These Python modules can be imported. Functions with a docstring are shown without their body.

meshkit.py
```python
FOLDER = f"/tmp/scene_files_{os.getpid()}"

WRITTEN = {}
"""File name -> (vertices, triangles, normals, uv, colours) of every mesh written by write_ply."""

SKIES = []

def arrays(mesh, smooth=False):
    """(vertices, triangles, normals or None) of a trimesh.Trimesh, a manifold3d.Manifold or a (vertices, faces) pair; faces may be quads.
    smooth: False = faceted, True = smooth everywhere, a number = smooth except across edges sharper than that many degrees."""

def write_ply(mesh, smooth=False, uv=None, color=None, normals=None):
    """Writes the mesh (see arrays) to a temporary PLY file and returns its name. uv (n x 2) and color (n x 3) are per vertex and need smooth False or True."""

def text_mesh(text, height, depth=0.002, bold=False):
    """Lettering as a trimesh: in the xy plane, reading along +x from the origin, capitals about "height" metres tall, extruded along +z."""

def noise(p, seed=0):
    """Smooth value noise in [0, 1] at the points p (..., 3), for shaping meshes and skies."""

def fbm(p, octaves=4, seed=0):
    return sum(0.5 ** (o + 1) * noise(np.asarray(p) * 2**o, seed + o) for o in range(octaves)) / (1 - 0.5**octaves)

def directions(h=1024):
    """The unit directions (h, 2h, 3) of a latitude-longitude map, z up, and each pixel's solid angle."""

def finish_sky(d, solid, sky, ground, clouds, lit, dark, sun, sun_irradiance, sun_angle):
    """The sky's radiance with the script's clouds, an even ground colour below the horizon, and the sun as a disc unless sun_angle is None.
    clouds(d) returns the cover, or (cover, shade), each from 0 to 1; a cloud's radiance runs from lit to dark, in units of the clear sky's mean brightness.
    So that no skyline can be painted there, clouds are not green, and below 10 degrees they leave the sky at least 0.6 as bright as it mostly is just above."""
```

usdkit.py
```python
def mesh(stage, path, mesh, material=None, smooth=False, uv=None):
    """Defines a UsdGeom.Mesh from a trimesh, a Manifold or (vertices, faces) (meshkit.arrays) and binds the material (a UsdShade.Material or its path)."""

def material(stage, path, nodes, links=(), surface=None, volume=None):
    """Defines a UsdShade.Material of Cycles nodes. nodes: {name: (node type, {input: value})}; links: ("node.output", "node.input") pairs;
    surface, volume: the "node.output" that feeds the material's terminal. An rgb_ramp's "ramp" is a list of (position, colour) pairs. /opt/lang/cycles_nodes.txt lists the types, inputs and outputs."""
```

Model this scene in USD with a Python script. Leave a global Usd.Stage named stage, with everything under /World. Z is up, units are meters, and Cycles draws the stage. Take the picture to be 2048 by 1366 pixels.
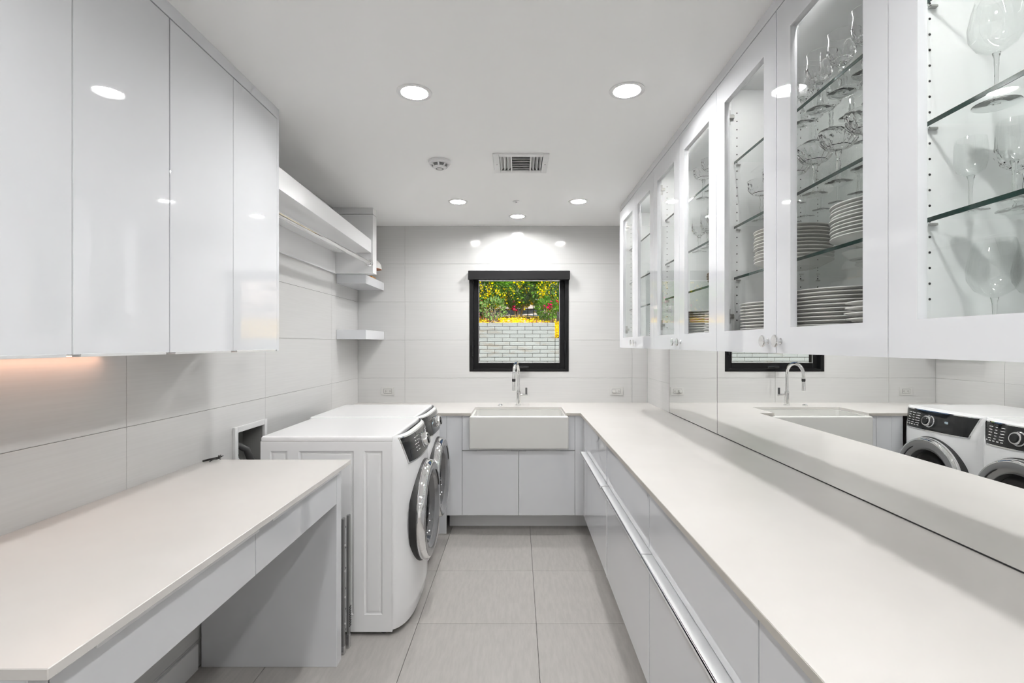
import math, random
import numpy as np
import trimesh
from scipy.spatial import ConvexHull
from shapely.geometry import Polygon, Point, box as sbox
import manifold3d as m3
from pxr import Usd, UsdGeom, UsdLux, UsdShade, Gf, Sdf
import usdkit, meshkit

random.seed(7)
rng = np.random.default_rng(7)
stage = Usd.Stage.CreateInMemory()
UsdGeom.SetStageUpAxis(stage, UsdGeom.Tokens.z)
UsdGeom.SetStageMetersPerUnit(stage, 1.0)
UsdGeom.Xform.Define(stage, '/World')
UsdGeom.Scope.Define(stage, '/World/Looks')

# ------------------------------------------------------------------ camera, sky, sun, exposure
F, CX, CY, EYE = 1010.0, 1036.0, 688.0, 1.425          # focal length and vanishing point in pixels of 2048 x 1366, eye height
cam = UsdGeom.Camera.Define(stage, '/World/camera')
cam.CreateHorizontalApertureAttr(36.0)
cam.CreateVerticalApertureAttr(36.0 * 1366 / 2048)
cam.CreateFocalLengthAttr(F / 2048 * 36.0)
cam.CreateHorizontalApertureOffsetAttr(-(CX - 1024) / 2048 * 36.0)
cam.CreateVerticalApertureOffsetAttr((CY - 683) / 2048 * 36.0)
cam.CreateClippingRangeAttr(Gf.Vec2f(0.02, 500))
cam.CreateExposureAttr(0.0)
xf = UsdGeom.Xformable(cam)
xf.AddTranslateOp().Set(Gf.Vec3d(0, 0, EYE))
xf.AddRotateXOp().Set(90.0)

SKY, SUN, LAMP, GLOW, CABL, UNDER = 1.5, 2.7, 420.0, 6.0, 125.0, 1.8
usdkit.material(stage, '/World/Looks/sky', {"s": ("sky_texture", {"sky_type": "hosek_wilkie", "sun_direction": (0.35, -0.62, 0.70), "turbidity": 2.6, "ground_albedo": 0.35}),
                                            "b": ("background_shader", {"strength": SKY})}, [("s.color", "b.color")], surface="b.background")
dome = UsdLux.DomeLight.Define(stage, '/World/sky_dome')
UsdShade.MaterialBindingAPI.Apply(dome.GetPrim()).Bind(UsdShade.Material.Get(stage, '/World/Looks/sky'))
sun = UsdLux.DistantLight.Define(stage, '/World/sun')
sun.CreateIntensityAttr(SUN)
sun.CreateAngleAttr(0.53)
sun.CreateNormalizeAttr(True)
sun.CreateColorAttr(Gf.Vec3f(1.0, 0.95, 0.86))
sx = UsdGeom.Xformable(sun)
sx.AddRotateZOp().Set(30.0)          # light travels along local -z
sx.AddRotateXOp().Set(42.0)

# ------------------------------------------------------------------ helpers
def P(px, py, d):
    """Photo pixel at depth d -> world point (used to read dimensions off the photograph)."""
    return np.array([(px - CX) / F * d, d, EYE - (py - CY) / F * d])

_c = np.array([[sx_, sy_, sz_] for sx_ in (-1, 1) for sy_ in (-1, 1) for sz_ in (-1, 1)], float)
def _cv(h, c):
    out = []
    for s in _c:
        for k in range(3):
            p = s * (h - c)
            p[k] = s[k] * h[k]
            out.append(p)
    return np.array(out)
_h = ConvexHull(_cv(np.array([1.0, 1.1, 1.2]), 0.1))
_CF = []
for tri, eq in zip(_h.simplices, _h.equations):
    a, b, c = _h.points[tri]
    _CF.append(tri if np.dot(np.cross(b - a, c - a), eq[:3]) > 0 else tri[::-1])
_CF = np.array(_CF)

def bx(x0, x1, y0, y1, z0, z1, c=0.0012):
    lo, hi = np.minimum([x0, y0, z0], [x1, y1, z1]), np.maximum([x0, y0, z0], [x1, y1, z1])
    h = (hi - lo) / 2
    c = min(c, h.min() * 0.45)
    return trimesh.Trimesh(_cv(h, c) + (lo + hi) / 2, _CF.copy(), process=False)

def sheet_x(x, y0, y1, z0, z1):
    """A pane as one sheet facing -x (its cut edges sit hidden in the frame)."""
    return trimesh.Trimesh(np.array([[x, y0, z0], [x, y1, z0], [x, y1, z1], [x, y0, z1]], float), np.array([[0, 2, 1], [0, 3, 2]]), process=False)

def sheet_z(x0, x1, y0, y1, z):
    return trimesh.Trimesh(np.array([[x0, y0, z], [x1, y0, z], [x1, y1, z], [x0, y1, z]], float), np.array([[0, 1, 2], [0, 2, 3]]), process=False)

def join(ms):
    return trimesh.util.concatenate(list(ms))

def tube(pts, r, sides=12, caps=True):
    p = np.asarray(pts, float)
    t = np.gradient(p, axis=0)
    t /= np.linalg.norm(t, axis=1, keepdims=True) + 1e-12
    n = np.zeros_like(p)
    a = np.cross(t[0], [0, 0, 1.0])
    if np.linalg.norm(a) < 1e-3:
        a = np.array([1.0, 0, 0])
    for i in range(len(p)):
        a = a - np.dot(a, t[i]) * t[i]
        a /= np.linalg.norm(a) + 1e-12
        n[i] = a
    b = np.cross(t, n)
    ang = np.arange(sides) * 2 * np.pi / sides
    rr = np.broadcast_to(r, (len(p),))
    v = (p[:, None] + rr[:, None, None] * (np.cos(ang)[None, :, None] * n[:, None] + np.sin(ang)[None, :, None] * b[:, None])).reshape(-1, 3)
    f = []
    for i in range(len(p) - 1):
        for j in range(sides):
            k = (j + 1) % sides
            f += [[i * sides + j, i * sides + k, (i + 1) * sides + k], [i * sides + j, (i + 1) * sides + k, (i + 1) * sides + j]]
    if caps:
        v = np.vstack([v, p[0], p[-1]])
        q, e = len(v) - 2, (len(p) - 1) * sides
        for j in range(sides):
            k = (j + 1) % sides
            f += [[q, k, j], [q + 1, e + j, e + k]]
    return trimesh.Trimesh(v, np.array(f), process=False)

def lathe(prof, n=32, axis='z', at=(0, 0, 0)):
    """Revolves (radius, height) pairs."""
    prof = np.asarray(prof, float)
    ang = np.arange(n) * 2 * np.pi / n
    v = np.stack([prof[:, None, 0] * np.cos(ang), prof[:, None, 0] * np.sin(ang), np.repeat(prof[:, 1:2], n, 1)], -1).reshape(-1, 3)
    f = []
    for i in range(len(prof) - 1):
        for j in range(n):
            k = (j + 1) % n
            if prof[i, 0] > 1e-9:
                f.append([i * n + j, i * n + k, (i + 1) * n + k if prof[i + 1, 0] > 1e-9 else (i + 1) * n])
            if prof[i + 1, 0] > 1e-9:
                f.append([i * n + j if prof[i, 0] > 1e-9 else i * n, (i + 1) * n + k, (i + 1) * n + j])
    if axis == 'x':
        v = v[:, [2, 0, 1]]
    elif axis == 'y':
        v = v[:, [1, 2, 0]]
    m = trimesh.Trimesh(v + np.array(at), np.array(f), process=False)
    m.merge_vertices()
    return m

def extrude(poly, depth):
    return trimesh.creation.extrude_polygon(poly, depth, engine="earcut")

def plate_poly(poly, z0, z1):
    m = extrude(poly, z1 - z0)
    m.apply_translation([0, 0, z0])
    return m

def to_man(m):
    return m3.Manifold(m3.Mesh(np.asarray(m.vertices, np.float32), np.asarray(m.faces, np.uint32)))

def from_man(m):
    k = m.to_mesh()
    return trimesh.Trimesh(np.array(k.vert_properties[:, :3]), np.array(k.tri_verts), process=False)

def rbox(x0, x1, y0, y1, z0, z1, r, seg=16):
    s = m3.Manifold.sphere(r, seg)
    return m3.Manifold.batch_hull([s.translate([a, b, c]) for a in (x0 + r, x1 - r) for b in (y0 + r, y1 - r) for c in (z0 + r, z1 - r)])

def subd(m):
    return from_man(m) if hasattr(m, 'to_mesh') else m

_used = {}
def numbered(parent, name):
    k = _used.get((parent, name), 0)
    _used[(parent, name)] = k + 1
    return f"{parent}/{name}" + (f"_{k:03d}" if k else "")

def L(name):
    return UsdShade.Material.Get(stage, '/World/Looks/' + name)

def keys(prim, **kw):
    for k, v in kw.items():
        if v:
            prim.SetCustomDataByKey(k, v)

class Thing:
    def __init__(s, name, label=None, cat=None, loc=(0, 0, 0), group=None, kind=None):
        s.name, s.loc = name, np.array(loc, float)
        s.path = numbered('/World', name)
        x = UsdGeom.Xform.Define(stage, s.path)
        x.AddTranslateOp().Set(Gf.Vec3d(*map(float, loc)))
        s.prim = x.GetPrim()
        s.info = dict(label=label, category=cat, group=group, kind=kind)
        keys(s.prim, **s.info)
    def part(s, name, mesh, mat, smooth=False, parent=None, label=None, kind=None):
        mesh = subd(mesh)
        path = numbered(parent or s.path, name)
        m = mesh.copy()
        m.vertices = m.vertices - s.loc
        g = usdkit.mesh(stage, path, m, L(mat), smooth)
        keys(g.GetPrim(), label=label, kind=kind)
        return path
    def copy(s, loc, label, rot=0.0, group=None):
        path = numbered('/World', s.name)
        x = UsdGeom.Xform.Define(stage, path)
        pr = x.GetPrim()
        pr.GetReferences().AddInternalReference(s.path)
        x.ClearXformOpOrder()
        x.AddTranslateOp().Set(Gf.Vec3d(*map(float, loc)))
        x.AddRotateZOp().Set(float(rot))
        pr.SetInstanceable(True)
        keys(pr, label=label, category=s.info['category'], group=group or s.info['group'])
        return pr

def solo(name, mesh, mat, label=None, cat=None, smooth=False, group=None, kind=None):
    mesh = subd(mesh)
    path = numbered('/World', name)
    g = usdkit.mesh(stage, path, mesh, L(mat), smooth)
    keys(g.GetPrim(), label=label, category=cat, group=group, kind=kind)
    return path

# ------------------------------------------------------------------ materials
def mat(name, color, rough=0.5, metal=0.0, **kw):
    usdkit.material(stage, '/World/Looks/' + name, {"p": ("principled_bsdf", {"base_color": color, "roughness": rough, "metallic": metal, **kw})}, surface="p.BSDF")

def mat_noise(name, c1, c2, rough, scale=(8, 8, 8), detail=3.0, lo=0.35, hi=0.65, vary=0.0, bump=0.0, **kw):
    nodes = {"g": ("geometry", {}), "m": ("mapping", {"scale": scale}), "n": ("noise_texture", {"scale": 1.0, "detail": detail, "roughness": 0.6}),
             "r": ("rgb_ramp", {"ramp": [(lo, c1), (hi, c2)]}), "p": ("principled_bsdf", {"roughness": rough, **kw})}
    links = [("g.position", "m.vector"), ("m.vector", "n.vector"), ("n.fac", "r.fac")]
    last = "r.color"
    if vary:
        nodes |= {"o": ("object_info", {}), "mr": ("map_range", {"from_min": 0.0, "from_max": 1.0, "to_min": 1.0 - vary, "to_max": 1.0 + vary}), "h": ("hsv", {})}
        links += [("o.random", "mr.value"), ("mr.result", "h.value"), (last, "h.color")]
        last = "h.color"
    links.append((last, "p.base_color"))
    if bump:
        nodes["b"] = ("bump", {"strength": bump, "distance": 0.002})
        links += [("n.fac", "b.height"), ("b.normal", "p.normal")]
    usdkit.material(stage, '/World/Looks/' + name, nodes, links, surface="p.BSDF")

mat('white_gloss', (0.72, 0.73, 0.755), 0.02, specular_ior_level=0.95)
mat('white_satin', (0.82, 0.82, 0.825), 0.25)
mat('white_interior', (0.83, 0.84, 0.845), 0.35)
mat_noise('wall_tile', (0.615, 0.612, 0.604), (0.635, 0.632, 0.624), 0.10, scale=(3, 3, 160), detail=2.0, vary=0.006)
mat('wall_grout', (0.52, 0.515, 0.505), 0.9)
mat('plaster', (0.95, 0.95, 0.945), 0.9)
mat('trim_white', (0.8, 0.8, 0.8), 0.4)
mat_noise('floor_tile', (0.375, 0.357, 0.338), (0.42, 0.40, 0.38), 0.45, scale=(55, 9, 9), detail=4.0, vary=0.02)
mat('floor_grout', (0.10, 0.095, 0.09), 0.9)
mat_noise('quartz', (0.625, 0.602, 0.577), (0.65, 0.628, 0.604), 0.28, scale=(3, 3, 3))
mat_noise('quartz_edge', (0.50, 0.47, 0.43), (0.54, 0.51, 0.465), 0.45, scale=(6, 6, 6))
mat('fireclay', (0.74, 0.735, 0.71), 0.12)
mat('appliance_white', (0.85, 0.85, 0.855), 0.14)
mat('chrome', (0.86, 0.86, 0.86), 0.05, 1.0)
mat('satin_steel', (0.62, 0.62, 0.63), 0.22, 1.0)
mat('aluminium', (0.84, 0.845, 0.855), 0.35, 0.55)
mat('pale_aluminium', (0.90, 0.905, 0.915), 0.32, 0.25)
mat('door_grey', (0.36, 0.36, 0.365), 0.18, 0.7)
mat('grey_metal', (0.30, 0.30, 0.30), 0.4, 0.8)
mat('hinge_nickel', (0.55, 0.545, 0.53), 0.35, 0.9)
mat('dark_rubber', (0.02, 0.02, 0.02), 0.45)
mat('black_frame', (0.006, 0.006, 0.0065), 0.5, specular_ior_level=0.25)
mat('black_glass', (0.012, 0.013, 0.014), 0.03)
mat('smoke_grey', (0.20, 0.20, 0.205), 0.06, 0.6)
mat('drum_steel', (0.35, 0.35, 0.36), 0.3, 1.0)
mat('print_white', (0.75, 0.75, 0.75), 0.5)
mat('mirror', (0.90, 0.91, 0.90), 0.0, 1.0)
mat('mirror_back', (0.90, 0.92, 0.90), 0.0, 1.0)
mat('black_line', (0.015, 0.015, 0.015), 0.5)
mat('glass_edge', (0.008, 0.032, 0.027), 0.12)
mat('hole_dark', (0.01, 0.01, 0.01), 0.9)
mat('porcelain', (0.76, 0.755, 0.73), 0.12)
mat('porcelain_grey', (0.62, 0.61, 0.58), 0.15)
mat('brown_charger', (0.22, 0.17, 0.11), 0.35)
mat('frosted_dish', (0.66, 0.67, 0.65), 0.2)
mat('red_print', (0.55, 0.03, 0.04), 0.4)
mat('wood_brown', (0.30, 0.10, 0.03), 0.4)
mat('wood_orange', (0.62, 0.27, 0.05), 0.4)
mat('towel', (0.75, 0.75, 0.75), 0.95)
mat('hose_grey', (0.06, 0.06, 0.06), 0.5)
mat('box_grey', (0.30, 0.30, 0.29), 0.6)
mat('duct_dark', (0.22, 0.22, 0.22), 0.6)
mat('outlet_white', (0.62, 0.615, 0.60), 0.35)
mat('slot_dark', (0.03, 0.03, 0.03), 0.6)
usdkit.material(stage, '/World/Looks/lamp', {"e": ("emission", {"color": (1.0, 0.995, 0.985), "strength": LAMP})}, surface="e.emission")
usdkit.material(stage, '/World/Looks/lamp_warm', {"e": ("emission", {"color": (1.0, 0.56, 0.38), "strength": GLOW})}, surface="e.emission")
usdkit.material(stage, '/World/Looks/lamp_cabinet', {"e": ("emission", {"color": (1.0, 0.99, 0.97), "strength": CABL})}, surface="e.emission")
usdkit.material(stage, '/World/Looks/lamp_under', {"e": ("emission", {"color": (1.0, 0.99, 0.97), "strength": UNDER})}, surface="e.emission")
usdkit.material(stage, '/World/Looks/display', {"e": ("emission", {"color": (0.75, 0.92, 1.0), "strength": 1.2})}, surface="e.emission")

def pane(name, tint=(1, 1, 1), r0=0.04, rough=0.0):
    """Clear sheet: see-through, with a mirror reflection that grows towards grazing angles (Schlick), alike from both sides."""
    usdkit.material(stage, '/World/Looks/' + name, {"w": ("layer_weight", {"blend": 0.5}), "pw": ("math", {"math_type": "power", "value2": 5.0}), "ma": ("math", {"math_type": "multiply_add", "value2": 1.0 - r0, "value3": r0}),
                                                    "t": ("transparent_bsdf", {"color": tint}), "g": ("glossy_bsdf", {"color": (1, 1, 1), "roughness": rough}), "m": ("mix_closure", {})},
                    [("w.facing", "pw.value1"), ("pw.value", "ma.value1"), ("ma.value", "m.fac"), ("t.BSDF", "m.closure1"), ("g.BSDF", "m.closure2")], surface="m.closure")
pane('pane', (0.985, 0.99, 0.985), 0.035)
pane('shelf_glass', (0.96, 0.98, 0.97), 0.03)
pane('smoked_pane', (0.42, 0.42, 0.43), 0.05)
usdkit.material(stage, '/World/Looks/crystal', {"g": ("glass_bsdf", {"color": (1, 1, 1), "roughness": 0.0, "IOR": 1.30})}, surface="g.BSDF")
pane('crystal_sheet', (0.97, 0.98, 0.975), 0.06, 0.01)
usdkit.material(stage, '/World/Looks/crystal_stem', {"g": ("glass_bsdf", {"color": (0.99, 0.995, 0.993), "roughness": 0.0, "IOR": 1.45})}, surface="g.BSDF")

# outdoors
mat_noise('brick', (0.235, 0.22, 0.19), (0.28, 0.31, 0.32), 0.8, scale=(2.2, 2.2, 9), detail=4.0, lo=0.30, hi=0.44, vary=0.05)
mat('mortar', (0.09, 0.087, 0.08), 0.95)
mat_noise('litter_ground', (0.20, 0.12, 0.03), (0.62, 0.42, 0.04), 0.95, scale=(14, 14, 14), detail=5.0, lo=0.35, hi=0.62)
mat_noise('pale_slope', (0.07, 0.065, 0.06), (0.52, 0.45, 0.42), 0.95, scale=(2.5, 2.5, 2.5), detail=5.0, lo=0.35, hi=0.6)
mat('fence_iron', (0.02, 0.02, 0.025), 0.5)
mat('bark', (0.28, 0.22, 0.16), 0.9)
def leafy(name, c1, c2, trans=0.4):
    usdkit.material(stage, '/World/Looks/' + name, {
        "r": ("geometry", {}), "ramp": ("rgb_ramp", {"ramp": [(0, c1), (1, c2)]}), "d": ("diffuse_bsdf", {}), "t": ("translucent_bsdf", {}), "m": ("mix_closure", {"fac": trans})},
        [("r.random_per_island", "ramp.fac"), ("ramp.color", "d.color"), ("ramp.color", "t.color"), ("d.BSDF", "m.closure1"), ("t.BSDF", "m.closure2")], surface="m.closure")
leafy('leaf_green', (0.14, 0.34, 0.03), (0.86, 0.97, 0.34))
leafy('leaf_pale', (0.22, 0.38, 0.12), (0.75, 0.85, 0.55))
leafy('petal_yellow', (0.90, 0.74, 0.0), (0.98, 0.95, 0.05), 0.3)
leafy('petal_magenta', (0.65, 0.0, 0.10), (0.90, 0.02, 0.22), 0.3)
leafy('petal_pink', (0.75, 0.35, 0.30), (0.9, 0.6, 0.5), 0.2)

# ================================================================== THE SETTING
XL, XR, YB, YF, ZC = -1.41, 1.141, 4.449, -3.5, 2.465
WX0, WX1, WZ0, WZ1 = -0.427, 0.447, 1.183, 2.064        # window opening
ROWS = [0.0, 0.121, 0.456, 0.7905, 1.1255, 1.460, 1.795, 2.130, ZC]
G = 0.0008                                                # half a joint

# back wall
wb = Thing('wall_back', 'back wall of large pale glossy tiles around the black window', kind='structure')
wb.part('substrate', from_man(to_man(bx(XL - 0.15, XR + 0.15, YB + 0.004, YB + 0.16, -0.02, 2.62, 0)) - to_man(bx(WX0, WX1, YB - 0.1, YB + 0.3, WZ0, WZ1, 0))), 'wall_grout')
cols = [XL, -0.9956, 0.0044, 1.0044, XR]
hole = to_man(bx(WX0, WX1, YB - 0.1, YB + 0.3, WZ0, WZ1, 0))
for i in range(len(cols) - 1):
    for j in range(len(ROWS) - 1):
        a = bx(cols[i] + G, cols[i + 1] - G, YB, YB + 0.0045, ROWS[j] + G, ROWS[j + 1] - G, 0.0006)
        if cols[i] < WX1 and cols[i + 1] > WX0 and ROWS[j] < WZ1 and ROWS[j + 1] > WZ0:
            a = from_man(to_man(a) - hole)
            if len(a.faces) == 0:
                continue
        wb.part('tile', a, 'wall_tile')

# left wall, with the recess of the washer outlet box
BY0, BY1, BZ0, BZ1 = 2.520, 2.786, 0.74, 0.984
wl = Thing('wall_left', 'left wall of large pale glossy tiles behind the desk and washers', kind='structure')
lh = to_man(bx(XL - 0.12, XL + 0.05, BY0, BY1, BZ0, BZ1, 0))
wl.part('substrate', from_man(to_man(bx(XL - 0.16, XL - 0.004, YF - 0.15, YB + 0.004, -0.02, 2.62, 0)) - lh), 'wall_grout')
ycols = [YF, -2.181, -1.181, -0.181, 0.819, 1.819, 2.819, 3.819, YB]
for i in range(len(ycols) - 1):
    for j in range(len(ROWS) - 1):
        a = bx(XL - 0.0045, XL, ycols[i] + G, ycols[i + 1] - G, ROWS[j] + G, ROWS[j + 1] - G, 0.0006)
        if ycols[i] < BY1 and ycols[i + 1] > BY0 and ROWS[j] < BZ1 and ROWS[j + 1] > BZ0:
            a = from_man(to_man(a) - lh)
        wl.part('tile', a, 'wall_tile')

# right wall
wr = Thing('wall_right', 'right wall, tiled in the corner beyond the mirror', kind='structure')
wr.part('substrate', bx(XR + 0.004, XR + 0.16, YF - 0.15, YB + 0.004, -0.02, 2.62, 0), 'wall_grout')
for (y0, y1) in ((3.792, YB), (2.79, 3.79), (1.79, 2.79), (0.79, 1.79), (-0.21, 0.79), (-1.21, -0.21), (-2.21, -1.21), (YF, -2.21)):
    for j in range(len(ROWS) - 1):
        wr.part('tile', bx(XR, XR + 0.0045, y0 + G, y1 - G, ROWS[j] + G, ROWS[j + 1] - G, 0.0006), 'wall_tile')

solo('wall_front', bx(XL - 0.16, XR + 0.16, YF - 0.15, YF, -0.02, 2.62, 0), 'plaster', 'plain wall behind the camera', kind='structure')

# floor
fl = Thing('floor', 'grey large-format porcelain tile floor', kind='structure')
fl.part('substrate', bx(XL - 0.1, XR + 0.1, YF - 0.1, YB + 0.1, -0.08, -0.004, 0), 'floor_grout')
fx = [-1.41, -1.115, -0.511, 0.093, 0.697, XR]
fy = [YF] + [3.77 - 0.598 * k for k in range(12, -1, -1)] + [YB]
fy = sorted(y for y in fy if y >= YF)
for i in range(len(fx) - 1):
    for j in range(len(fy) - 1):
        if fy[j + 1] - fy[j] > 0.02:
            fl.part('tile', bx(fx[i] + 0.0012, fx[i + 1] - 0.0012, fy[j] + 0.0012, fy[j + 1] - 0.0012, -0.008, 0.0, 0.0008), 'floor_tile')

# ceiling with the holes of the downlights and the air vent
LIGHTS = [(-0.428, 2.088), (0.447, 2.072), (-0.439, 3.690), (0.441, 3.682), (-0.004, 4.110), (-0.43, 0.47), (0.44, 0.47), (-0.43, -1.10), (0.44, -1.10), (-0.43, -2.70), (0.44, -2.70)]
VX0, VX1, VY0, VY1 = -0.138, 0.172, 2.748, 3.048
poly = sbox(XL - 0.01, YF - 0.01, XR + 0.01, YB + 0.01)
for (x, y) in LIGHTS:
    poly = poly.difference(Point(x, y).buffer(0.058, 24))
poly = poly.difference(sbox(VX0 + 0.03, VY0 + 0.03, VX1 - 0.03, VY1 - 0.03))
solo('ceiling', plate_poly(poly, ZC, ZC + 0.10), 'plaster', 'smooth white painted ceiling', kind='structure')
solo('roof_slab', bx(XL - 0.16, XR + 0.16, YF - 0.15, YB + 0.16, 2.62, 2.72, 0), 'plaster', 'roof above the room', kind='structure')

solo('baseboard_left', bx(XL, XL + 0.012, YF, 2.21, 0, 0.112, 0.002), 'trim_white', 'low white baseboard under the desk', kind='structure')

# crowns above the upper cabinets
solo('trim_1', bx(-1.061, XL, 0.20, 2.242, 2.4205, ZC, 0.001), 'white_gloss', 'white filler strip between left cabinets and ceiling', kind='structure')
solo('trim_2', bx(0.774, XR, 0.142, 3.84, 2.426, ZC, 0.001), 'white_gloss', 'white filler strip between glass-door cabinets and ceiling', kind='structure')

# ---- window
w = Thing('window_1', 'square black-framed casement window over the sink', kind='structure')
def ring(x0, x1, z0, z1, t, y0, y1, c=0.001):
    tl, tr, tb, tt = t
    return {'left': bx(x0, x0 + tl, y0, y1, z0, z1, c), 'right': bx(x1 - tr, x1, y0, y1, z0, z1, c),
            'bottom': bx(x0 + tl, x1 - tr, y0, y1, z0, z0 + tb, c), 'top': bx(x0 + tl, x1 - tr, y0, y1, z1 - tt, z1, c)}
for k, m in ring(WX0, WX1, WZ0, WZ1, (0.034, 0.034, 0.022, 0.03), YB - 0.004, YB + 0.12).items():
    w.part('frame_side' if k in ('left', 'right') else 'frame_rail', m, 'black_frame')
sash = join(ring(WX0 + 0.034, WX1 - 0.034, WZ0 + 0.022, WZ1 - 0.03, (0.044, 0.044, 0.052, 0.044), YB + 0.045, YB + 0.10).values())
sp = w.part('sash', sash, 'black_frame')
GX0, GX1, GZ0, GZ1 = WX0 + 0.078, WX1 - 0.078, WZ0 + 0.074, WZ1 - 0.074
w.part('pane', bx(GX0, GX1, YB + 0.070, YB + 0.076, GZ0, GZ1, 0.0005), 'pane', parent=sp)
w.part('glazing_bead', join(ring(GX0 - 0.002, GX1 + 0.002, GZ0 - 0.002, GZ1 + 0.002, (0.006,) * 4, YB + 0.041, YB + 0.047, 0.0006).values()), 'satin_steel', parent=sp)
for x in (WX0 + 0.030, WX1 - 0.030):
    s = 1 if x < 0 else -1
    w.part('sash_lock', join([bx(x - 0.006, x + 0.006, YB - 0.012, YB - 0.004, 1.315, 1.445, 0.002),
                              tube([(x, YB - 0.012, 1.33), (x, YB - 0.022, 1.335), (x, YB - 0.026, 1.36), (x, YB - 0.024, 1.43)], 0.0045, 8)]), 'black_glass', 30)
w.part('crank_handle', join([rbox(-0.02, 0.085, YB - 0.03, YB - 0.006, 1.212, 1.232, 0.008, 12) and from_man(rbox(-0.02, 0.085, YB - 0.03, YB - 0.006, 1.212, 1.232, 0.008, 12)),
                             tube([(-0.01, YB - 0.03, 1.222), (0.02, YB - 0.05, 1.228), (0.06, YB - 0.05, 1.228), (0.09, YB - 0.04, 1.221)], [0.006, 0.007, 0.007, 0.009], 10)]), 'black_glass', 40)
sh = Thing('roller_shade', 'black roller shade cassette across the top of the window', 'window shade', (0.009, 4.40, 1.983))
sh.part('cassette', bx(-0.434, 0.452, 4.388, YB - 0.0045, 1.985, 2.063, 0.003), 'black_frame')
sh.part('hem_bar', bx(-0.345, 0.365, 4.41, 4.43, 1.976, 1.9845, 0.003), 'aluminium')

# ================================================================== UPPER CABINETS, LEFT
def upper_left(y0, y1, label):
    c = Thing('wall_cabinet', label, 'cabinet', (XL, (y0 + y1) / 2, 1.395), group=None)
    c.part('body', bx(XL + 0.0005, -1.0805, y0 + 0.0005, y1 - 0.0005, 1.397, 2.419, 0.001), 'white_satin')
    ym = (y0 + y1) / 2
    for a, b in ((y0, ym), (ym, y1)):
        d = c.part('door', bx(-1.080, -1.061, a + 0.0012, b - 0.0012, 1.399, 2.417, 0.0012), 'white_gloss')
        c.part('finger_pull', join([bx(-1.0815, -1.0585, a + 0.02, b - 0.02, 1.3935, 1.3985, 0.001), bx(-1.060, -1.0575, a + 0.02, b - 0.02, 1.3935, 1.401, 0.0008)]), 'aluminium', parent=d)
    return c
upper_left(1.540, 2.224, 'glossy white two-door wall cabinet on the left, beside the hanging shelf')
upper_left(0.868, 1.538, 'glossy white two-door wall cabinet on the left, second from the hanging shelf')
upper_left(0.200, 0.866, 'glossy white wall cabinet nearest the camera, cut by the left picture edge')
solo('end_panel', bx(XL + 0.001, -1.061, 2.2245, 2.242, 1.395, 2.42, 0.001), 'white_gloss', 'thin white side panel closing the far end of the left wall cabinets', 'cabinet panel')
ls = Thing('cabinet_light', 'slim warm light bar hidden under the left wall cabinets', 'light', (-1.38, 1.43, 1.39))
ls.part('housing', bx(-1.40, -1.36, 1.15, 1.72, 1.389, 1.3965, 0.001), 'aluminium')
ls.part('diffuser', bx(-1.397, -1.363, 1.17, 1.70, 1.386, 1.3888, 0.0005), 'lamp_warm')

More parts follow.
